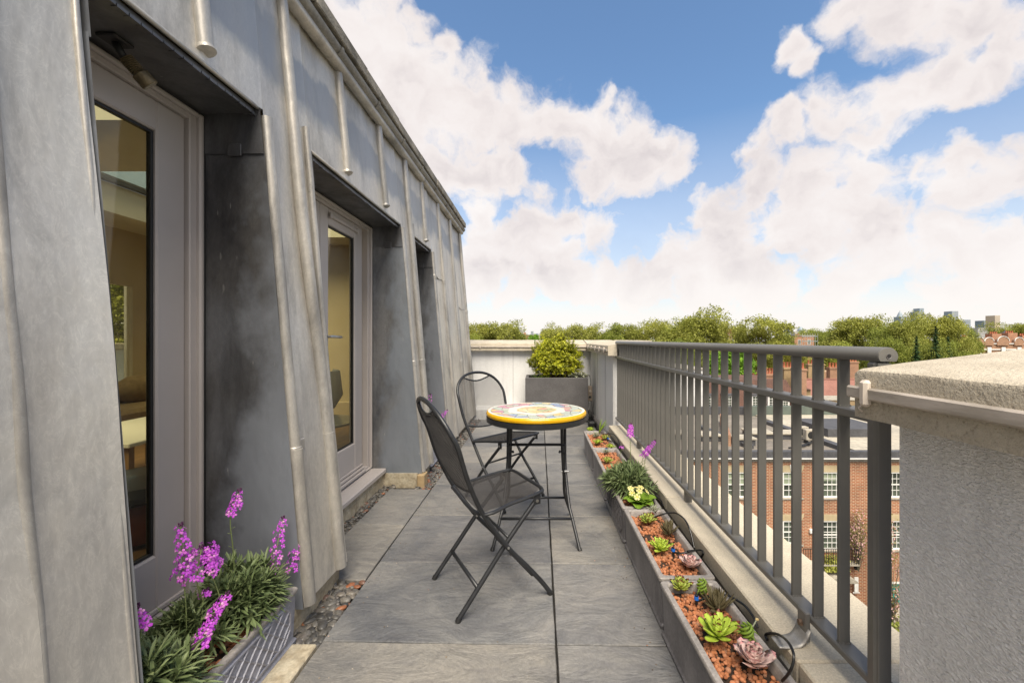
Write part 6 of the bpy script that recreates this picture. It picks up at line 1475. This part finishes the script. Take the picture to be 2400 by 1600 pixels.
# left and beyond: red mansion blocks and construction at the skyline gaps
def sky_block(name, label, cat, px0, px1, pyt, Y, mat, d=12):
    a, b = at(px0, pyt, Y), at(px1, pyt, Y); return blk(name, label, cat, a.x, b.x, Y, Y + d, a.z, mat), a, b
SKYG = pm('glass_tower', (.26, .31, .35), (.20, .25, .29), .02, .4); SKYC = pm('concrete_tower', (.42, .40, .38), (.36, .34, .33), .02, .8); SKYB = pm('tan_tower', (.55, .45, .33), (.48, .39, .29), .02, .8)
def tower(label, px0, px1, pyt, Y, mat, steps=0, spire=0):
    t, a, b = sky_block('tower_block', label, 'tower', px0, px1, pyt, Y, mat, 30)
    t['group'] = 'distant skyline towers'
    n = 9; w = b.x - a.x
    for k in range(n):      # recessed floor bands
        zz = a.z - (k + .6) * (w * .16); g = MB(); g.box(a.x + w * .04, b.x - w * .04, Y - w * .01, Y, zz - w * .035, zz); obj('floor_band', g, SKYG if mat is not SKYG else SKYC, t)
    if steps: g = MB(); g.box(a.x + w * .4, b.x, Y + 1, Y + 28, a.z, a.z + w * steps); obj('upper_floors', g, mat, t)
    if spire: g = MB(); c = (a.x + b.x) / 2; g.lathe((c, Y + 15, a.z), [(w * .5, 0), (w * .36, w * .4), (w * .22, w * .75), (w * .04, w * 1.0), (w * .03, w * spire)], 12); obj('spire', g, mat, t)
tower('slim pointed glass tower behind the trees', 2111, 2124, 742, 1500, SKYG, 0, 1.15)
tower('stepped glass tower, tallest on the skyline', 2149, 2166, 730, 1600, SKYG, .45)
tower('plain dark glass tower on the skyline', 2231, 2246, 729, 1500, SKYG)
tower('low wide glass block beside the dark glass tower', 2251, 2275, 749, 1400, SKYG)
tower('grey slab tower left of the tan tower', 2306, 2322, 751, 1450, SKYG)
tower('pale tan tower near the right edge', 2332, 2344, 739, 1400, SKYB)
tower('low white office block under the grey slab tower', 2292, 2316, 768, 1100, SKYC)
tower('tiny block on the horizon left of the domed one', 1849, 1859, 772, 1500, SKYG)
t, a, b = sky_block('domed_block', 'small domed block on the horizon between two trees', 'building', 1863, 1890, 777, 1300, SKYC, 20)
g = MB(); c = (at(1878, 777, 1300)); g.lathe((c.x + 2, 1306, c.z), [(10, 0), (9, 6), (6, 12), (0, 15)], 16); obj('dome', g, SKYG, t, smooth='auto')
tower('little blue glass tower far left above the end wall', 1244, 1250, 776, 1500, SKYG)
tower('small grey block on the left horizon beside the blue tower', 1256, 1262, 781, 1300, SKYG)
tower('grey block behind the trees with a mast', 1443, 1460, 762, 900, SKYC)
t, a, b = sky_block('pale_block', 'pale pink office block behind the brown chimney at the horizon gap', 'building', 1698, 1712, 769, 420, SKYC)
for k in range(5): g = MB(); g.box(a.x + .3, b.x - .3, 419.85, 420, a.z - 1.1 - k * 1.3, a.z - .6 - k * 1.3); obj('window_band', g, SKYG, t)
def brick_mass(label, px0, px1, pyt, Y, mat, chim=()):
    t, a, b = sky_block('brick_house', label, 'house', px0, px1, pyt, Y, mat, 10)
    g = MB(); g.box(a.x - .2, b.x + .2, Y - .2, Y + 10, a.z, a.z + .25); obj('parapet', g, CORN, t)
    w = b.x - a.x; n = max(2, int(w / 2.4))
    for k in range(n):
        for f in range(2):
            x = a.x + w * (k + .5) / n; z = a.z - 1.2 - f * 3; g = MB(); g.box(x - .5, x + .5, Y - .06, Y + .01, z - 1.7, z); wd = obj('window', g, WHITE, t)
            g = MB(); g.box(x - .4, x - .03, Y - .07, Y - .061, z - 1.6, z - .1); g.box(x + .03, x + .4, Y - .07, Y - .061, z - 1.6, z - .1); obj('panes', g, DGLASS, wd, kind='stuff')
    for (px, pt) in chim:
        c = at(px, pt, Y + 3); g = MB(); g.box(c.x - .9, c.x + .9, Y + 2, Y + 4, a.z, c.z); ck = obj('chimney', g, mat, t)
        for q in (-.5, 0, .5): g = MB(); g.lathe((c.x + q, Y + 3, c.z), [(.2, 0), (.16, .5), (.2, .55), (.12, .55)], 8); obj('chimney_pot', g, TERRA, ck)
    return t
brick_mass('dark brown brick house with chimney in the gap right of the big round tree', 1696, 1726, 785, 150, BRICK, ((1712, 773),))
brick_mass('red brick house with stacks and scaffolding beside the smaller round tree', 1862, 1908, 787, 140, BRICK, ((1896, 790), (1868, 786)))
brick_mass('small brown house on the left horizon above the end wall', 1222, 1254, 785, 260, BRICK, ((1230, 781),))
# scaffolding sheeted in blue-green
for (px0, px1, py, lab) in ((1880, 1916, 787, 'green sheeted scaffold above the red brick house'), (1699, 1735, 790, 'blue sheeted scaffold beside the dark brown house')):
    Yq = 136 if px0 > 1800 else 146
    a, b = at(px0, py, Yq), at(px1, py, Yq); t = thing('scaffold', lab, 'scaffold', ((a.x + b.x) / 2, Yq, GZ))
    for k in range(5): g = MB(); g.box(a.x, b.x, Yq, Yq + .1, a.z - k * 1.6 - .25, a.z - k * 1.6); obj('sheeting', g, pm('scaffold_sheet', (.16, .26, .27), (.25, .3, .3), .3, .8), t)
    for k in range(7): x = a.x + (b.x - a.x) * k / 6; g = MB(); g.box(x - .04, x + .04, Yq - .15, Yq - .07, GZ, a.z + .8); obj('pole', g, SKYC, t)
# church tower and cranes/masts
t = thing('church_tower', 'stone church tower with four pinnacles rising from the trees on the left', 'church tower', (at(1207, 780, 300).x, 300, GZ))
a, b = at(1203.5, 771, 300), at(1211.5, 771, 300); g = MB(); g.box(a.x, b.x, 300, 303, GZ, a.z); obj('tower', g, SKYC, t)
for (x, y) in ((a.x + .3, 300.2), (b.x - .3, 300.2), (a.x + .3, 302.8), (b.x - .3, 302.8)): g = MB(); g.lathe((x, y, a.z), [(.35, 0), (.3, .8), (0, 2.9)], 6); obj('pinnacle', g, SKYC, t)
for (px, py, l) in ((1441, 757, 'thin mast standing left of the grey block'), (1511, 758, 'lattice mast above the trees behind the railing')):
    c = at(px, py, 600); t = thing('mast', l, 'mast', (c.x, 600, GZ)); g = MB(); g.box(c.x - .7, c.x + .7, 600, 601, GZ, c.z); obj('pole', g, SKYC, t)
    for k in range(3): g = MB(); g.box(c.x - 1.3, c.x + 1.3, 599.6, 599.9, c.z - 2 - k * 3, c.z - .8 - k * 3); obj('antenna', g, SKYC, t)
# red mansion block with white bands on the right
Y = 120.0; a, b = at(2262, 806, Y), at(2560, 806, Y)
mb = blk('red_mansion_block', 'ornate red brick mansion block with white bands, gables and a small lantern at right', 'building', a.x, b.x, Y, Y + 14, a.z, BRICKO)
for (dz, h) in ((0, .25), (-1.7, .3), (-5, .3)): g = MB(); g.box(a.x - .2, b.x, Y - .25, Y + .01, a.z + dz, a.z + dz + h); obj('white_band', g, WHITE, mb)
for k, px in enumerate((2272, 2293, 2315, 2348, 2385, 2420)):
    c = at(px, 806, Y); w = 2.6 if k != 3 else 3.4; g = MB()
    vs = []
    for q in range(9): an = PI * q / 8; vs.append((c.x - w / 2 * math.cos(an), c.z + .8 + w * .42 * math.sin(an)))
    vs = [(c.x - w / 2, c.z - .4)] + vs + [(c.x + w / 2, c.z - .4)]
    n = len(vs); g.v = [Vector((x, Y - .4, z)) for x, z in vs] + [Vector((x, Y + .4, z)) for x, z in vs]
    g.f = [tuple(range(n))[::-1], tuple(range(n, 2 * n))] + [(i, (i + 1) % n, n + (i + 1) % n, n + i) for i in range(n)]; g.m = [0] * len(g.f)
    ga = obj('gable', g, BRICKO, mb)
    g = MB(); pts = [(x, Y - .45, z) for x, z in vs[1:-1]]; g.tube(pts, .10, 5); obj('gable_trim', g, WHITE, ga)
    g = MB(); g.box(c.x - .55, c.x + .55, Y - .5, Y - .42, c.z - 2.9, c.z - .9); obj('window', g, WHITE, mb); 
for (px, py) in ((2262, 789), (2328, 782), (2365, 780), (2398, 786)):
    c = at(px, py, Y + 5); g = MB(); g.box(c.x - 1.4, c.x + 1.4, Y + 4, Y + 6, a.z - 1, c.z); ck = obj('chimney', g, BRICK, mb)
    for q in (-.9, -.3, .3, .9): g = MB(); g.lathe((c.x + q, Y + 5, c.z), [(.2, 0), (.16, .6), (.2, .65), (.12, .65)], 8); obj('chimney_pot', g, TERRA, ck)
c = at(2360, 787, Y + 6); g = MB(); g.box(c.x - 1.5, c.x + 1.5, Y + 5, Y + 8, a.z, c.z); cu = obj('lantern', g, ROOFLEAD, mb)
g = MB(); g.lathe((c.x, Y + 6.5, c.z), [(2.1, 0), (2.1, .2), (.9, .8), (.3, 1.3), (0, 1.9)], 12); obj('lantern_roof', g, ROOFLEAD, cu)
# ================================================================== TREES
TV = []
def tree_variant(seed, mat, R_=5.2, H=9.0, n=2600, leaf=.27, trunk=8.0, gaps=.5, lumps=20):
    rs = random.Random(seed); t = MB(); cr = MB()
    fork = Vector((0, 0, trunk)); t.tube([(0, 0, 0), (.1, 0, trunk * .5), fork], [.42, .32, .26], 8)
    cs = []
    for k in range(lumps):
        a = rs.uniform(0, 2 * PI); f = rs.uniform(.15, .85); z = trunk + rs.uniform(.10, .95) * H
        rad = R_ * math.sqrt(max(.12, 1 - (((z - trunk) / H - .42) / .62) ** 2)) * f * .82
        c = Vector((math.cos(a) * rad, math.sin(a) * rad, z)); cs.append((c, rs.uniform(.20, .44) * R_))
        m = (fork + c) / 2 + Vector((0, 0, -.4)); t.tube(spl([fork - Vector((0, 0, rs.uniform(0, 2))), m, c], 3), [.16, .14, .12, .09, .07, .05, .03], 5)
    for k in range(n):
        c, r_ = cs[rs.randrange(lumps)]
        d = Vector((rs.gauss(0, 1), rs.gauss(0, 1), rs.gauss(0, 1))).normalized(); s = rs.uniform(.15, 1.0) ** .45
        p = c + Vector((d.x, d.y, d.z * .85)) * r_ * s * (1 + .35 * mn.noise(d * 3 + c))
        if mn.noise(p * .7) < -gaps + .12: continue
        for q in range(7):
            e_ = p + Vector((rs.uniform(-.35, .35), rs.uniform(-.35, .35), rs.uniform(-.3, .3))); nrm = Vector((rs.uniform(-1, 1), rs.uniform(-1, 1), rs.uniform(-.2, 1.2))).normalized(); u = nrm.orthogonal().normalized(); u = Matrix.Rotation(rs.uniform(0, 6.28), 3, nrm) @ u; w = nrm.cross(u)
            L = leaf * rs.uniform(.5, 1.1); b = len(cr.v); cr.v += [e_ - u * L * .5, e_ + w * L * .35 + u * L * .05, e_ + u * L * .55, e_ - w * L * .35 - u * L * .05]; cr.f.append((b, b + 1, b + 2, b + 3)); cr.m.append(0)
    zs = sorted(v.z for v in cr.v); rr = sorted(math.hypot(v.x, v.y) for v in cr.v)
    return (mesh_of('trunk', t, BARK, smooth=True), mesh_of('crown', cr, mat), zs[int(len(zs) * .995)], rr[int(len(rr) * .97)])
VAR = [tree_variant(11, L_TREE, n=4200), tree_variant(12, L_TREE, 5.6, 8.5, 4600, lumps=24), tree_variant(13, L_TREE, 4.8, 9.5, 3800, gaps=.35), tree_variant(14, L_TREE2, 5.2, 9, 4200), tree_variant(15, L_TREE2, 5.5, 8, 4400, gaps=.4), tree_variant(16, L_BRIGHT, 4.2, 8, 4000, .36, 6), tree_variant(17, L_TREE, 5.8, 9, 4600, gaps=.3, lumps=28)]
def tree(px, pyt, wpx, Y, var, label, zbase=GZ, sq=1.0, grp='plane trees along the skyline'):
    tr_, cr_, Ht, Rv = VAR[var]; c = at(px, pyt, Y); Rw = wpx / 2 / F * Y; s = Rw / Rv
    t = thing('plane_tree', label, 'tree', (c.x, Y, zbase), grp)
    # crown scaled to its width, trunk stretched so the top meets the height
    sz_ = (c.z - zbase) / Ht
    for nme, me in (('trunk', tr_), ('crown', cr_)):
        o = bpy.data.objects.new(nme, me); C.objects.link(o); o.parent = t; o.scale = (s, s, sz_ * sq)
        if nme == 'crown': o['kind'] = 'stuff'
        if nme == 'trunk': o.scale = (s, s, sz_)
    t.rotation_euler.z = random.uniform(0, 6.28); return t
TL = [(1112, 760, 70, 95, 0, 'first tree at the left, half behind the lead wall corner'), (1150, 763, 60, 100, 1, 'low rounded tree second from the left end of the skyline'),
 (1188, 755, 75, 98, 2, 'tree with the church tower behind its right side'), (1212, 768, 40, 105, 3, 'small tree at the right foot of the church tower'),
 (1243, 787, 40, 120, 5, 'small bright tree in the left skyline gap'), (1275, 773, 50, 105, 0, 'small tree directly left of the box bush top'),
 (1305, 763, 70, 95, 1, 'tree rising behind the top of the box bush'), (1345, 764, 70, 92, 6, 'tree just right of the box bush top'),
 (1385, 762, 70, 92, 2, 'tree above the corner of the white parapet'), (1425, 763, 66, 90, 3, 'tree above the end of the railing at the corner'),
 (1465, 762, 66, 90, 0, 'tree in front of the grey block with mast'), (1503, 760, 66, 92, 1, 'tree below the lattice mast'),
 (1548, 752, 76, 86, 6, 'broad tree left of the big round one'), (1592, 750, 80, 84, 4, 'leafy tree leaning into the big round one'),
 (1640, 727, 122, 80, 1, 'tallest round tree at the middle of the skyline'), (1678, 752, 60, 84, 2, 'lower right shoulder tree beside the tallest round tree'),
 (1790, 747, 128, 80, 6, 'wide dome-shaped tree alone above the handrail'), (1742, 765, 50, 86, 0, 'small tree at the left foot of the dome-shaped tree'),
 (1846, 776, 56, 88, 3, 'small tree at the right foot of the dome-shaped tree'), (1905, 772, 60, 210, 4, 'distant hazy tree behind the scaffold'), (1930, 773, 50, 200, 4, 'second distant tree behind the scaffold'),
 (1985, 737, 110, 88, 0, 'left half of the high tree group above the railing end'), (2040, 735, 100, 86, 2, 'open branched tree in the high group'),
 (1955, 765, 60, 92, 3, 'low tree at the left edge of the high group'), (2090, 742, 90, 78, 4, 'yellow-green tree before the pointed glass tower'),
 (2140, 731, 100, 74, 1, 'tall tree before the stepped glass tower'), (2188, 727, 90, 76, 2, 'highest tree right of the stepped tower'),
 (2232, 741, 96, 74, 6, 'dense rounded tree at the right of the high group'), (2277, 765, 50, 90, 3, 'low tree between dense tree and red mansion block'),
 (2372, 747, 100, 150, 2, 'greyish open tree behind the red mansion block'), (2335, 775, 50, 150, 4, 'small tree behind the red mansion chimneys'), (2425, 758, 80, 150, 0, 'tree at the extreme right edge behind the mansion'),
 (2110, 785, 90, 62, 3, 'lower tree close above the near coping'), (2170, 790, 80, 60, 4, 'deep green tree above the coping middle'), (2225, 795, 80, 64, 3, 'lower green tree left of the red mansion block'), (2060, 790, 70, 66, 4, 'lower tree just right of the handrail end')]
for (px, py, w, Y, v, l) in TL: tree(px, py + (0 if px < 1980 else 10), w * (1.25 if px < 1980 else 1.0), Y, v, l)
# fill behind and below, seen through the railing
for i, (px, py, w, Y) in enumerate([(1460, 800, 110, 75), (1540, 800, 110, 74), (1620, 800, 110, 70), (1690, 812, 90, 72), (1780, 806, 110, 70), (1870, 812, 100, 76), (1950, 806, 110, 72), (1310, 784, 120, 110), (1170, 784, 120, 115), (1400, 786, 120, 108), (1130, 786, 90, 90)]):
    tree(px, py, w, Y, (0, 6, 3, 1)[i % 4], ['leafy tree below the handrail at its far end', 'leafy tree behind the dense far bars', 'leafy tree behind the white brick building', 'olive tree behind the bright green one', 'tree showing under the middle of the handrail', 'tree behind the yellow chimney', 'tree behind the wide pale chimney stack', 'tree filling the line behind the bush', 'tree filling the line under the church tower', 'tree filling the line above the parapet corner', 'tree filling the line next to the lead wall'][i])
tree(1722, 818, 100, 56, 5, 'bright fresh green tree behind the railing bars', grp='bright trees beyond the roofs'); tree(1668, 832, 70, 57, 5, 'bright green tree at the left of the other, behind the white building', grp='bright trees beyond the roofs')
# conifer
def conifer(px, pyt, Y, w, label):
    c = at(px, pyt, Y); t = thing('conifer', label, 'tree', (c.x, Y, GZ)); H = c.z - GZ; rs = random.Random(px); g = MB()
    for k in range(1500):
        f = rs.uniform(0, 1) ** .6; z = H * (1 - f * .6); rr = w * f * rs.uniform(.3, 1); a = rs.uniform(0, 6.28); p = Vector((c.x + math.cos(a) * rr, Y + math.sin(a) * rr, GZ + z - rr * .3)); L = .4; u = Vector((math.cos(a), math.sin(a), -.4)); s_ = u.cross(Vector((0, 0, 1))).normalized() * .14; b = len(g.v); g.v += [p - u * L * .5 - s_, p - u * L * .5 + s_, p + u * L]; g.f.append((b, b + 1, b + 2)); g.m.append(0)
    obj('crown', g, L_DARK, t, kind='stuff'); g = MB(); g.tube([(c.x, Y, GZ), (c.x, Y, c.z - .3)], [.25, .03], 6); obj('trunk', g, BARK, t)
conifer(2193, 762, 58, 1.9, 'narrow dark conifer among the trees above the coping'); conifer(2148, 785, 57, 1.7, 'shorter dark conifer left of the narrow one'); conifer(2222, 788, 59, 1.4, 'smallest dark conifer near the red mansion block')
# blossom tree and creeper by the brick block
BL_ = leafmat('blossom_pink', [(0, (.16, .15, .05)), (.55, (.26, .20, .09)), (.8, (.55, .32, .32)), (1, (.66, .42, .42))], .6, .2)
for (px, pyt, pyb, w, lab, m) in ((2090, 1235, 1425, 1.0, 'pink flowering cherry tree in front of the teal front door', BL_), (2012, 1215, 1300, .55, 'thin climbing shrub with pale blossom on the brick wall', BL_)):
    Yq = 24.4 if px > 2050 else 25.6; c = at(px, pyt, Yq); zb = at(px, pyb, Yq).z; t = thing('flowering_shrub', lab, 'small tree', (c.x, Yq, GZ)); rs = random.Random(px); g = MB(); tg = MB()
    for k in range(26):
        a = rs.uniform(0, 6.28); z = rs.uniform(zb, c.z); f = math.sin(PI * min(1, max(.05, (z - zb) / (c.z - zb))) ** .8); e_ = Vector((c.x + math.cos(a) * w * f, Yq + math.sin(a) * w * f * .4, z)); tg.tube([(c.x, Yq, max(GZ, zb - 1)), ((c.x + e_.x) / 2, (Yq + e_.y) / 2, z - .8), e_], [.03, .02, .006], 4)
        for q in range(46): p = e_ + Vector((rs.gauss(0, .16), rs.gauss(0, .12), rs.gauss(0, .28))); n_ = Vector((rs.uniform(-1, 1), -1, rs.uniform(-.5, 1))).normalized(); u = n_.orthogonal().normalized() * .045; v_ = n_.cross(u); b = len(g.v); g.v += [p - u, p - v_, p + u, p + v_]; g.f.append((b, b + 1, b + 2, b + 3)); g.m.append(0)
    obj('foliage', g, m, t, kind='stuff'); obj('branches', tg, BARK, t, kind='stuff')
t = thing('window_box_shrub', 'yellow-green shrub on the brick block balcony', 'shrub', (fx(1940), FY - .3, fz(1310))); g = MB(); rs = random.Random(3)
for k in range(1400): 
    p = Vector((fx(1955) + rs.uniform(-.9, .6), FY - .45 + rs.uniform(-.1, .2), fz(1330) + rs.uniform(.0, 1.1) * rs.uniform(.5, 1))); n_ = Vector((rs.uniform(-1, 1), -1, rs.uniform(-.5, 1))).normalized(); u = n_.orthogonal().normalized() * .05; v_ = n_.cross(u); b = len(g.v); g.v += [p - u, p - v_, p + u, p + v_]; g.f.append((b, b + 1, b + 2, b + 3)); g.m.append(0)
obj('foliage', g, L_TREE, t, kind='stuff')
g = MB(); rs = random.Random(5)
for k in range(2600):
    p = Vector((rs.uniform(14, 30), 24.2 + rs.uniform(-.4, .4), GZ + rs.uniform(0, .9))); u = Vector((rs.uniform(-1, 1), rs.uniform(-1, 1), rs.uniform(-1, 1))).normalized() * .09; v_ = u.orthogonal().normalized() * .07; b = len(g.v); g.v += [p - u, p - v_, p + u, p + v_]; g.f.append((b, b + 1, b + 2, b + 3)); g.m.append(0)
obj('front_hedge', g, L_TREE2, None, kind='stuff', loc=(22, 24.2, GZ), label='low clipped hedge along the brick block front garden', cat='hedge')
# trees on the other side, seen through the room
for (x, y, s_, v, l) in ((-38, 40, 1.5, 6, 'plane tree seen through the room and its rear window'), (-50, 44, 1.6, 1, 'second tree outside the rear window of the room'), (-30, 36, 1.2, 2, 'tree nearest to the rear parapet'), (-44, 55, 1.7, 0, 'tree furthest outside the rear window')):
    tr_, cr_, Ht, Rv = VAR[v]; t = thing('plane_tree', l, 'tree', (x, y, GZ), 'trees beyond the rear parapet')
    for nme, me in (('trunk', tr_), ('crown', cr_)):
        o = bpy.data.objects.new(nme, me); C.objects.link(o); o.parent = t; o.scale = (s_, s_, 1.4)
        if nme == 'crown': o['kind'] = 'stuff'
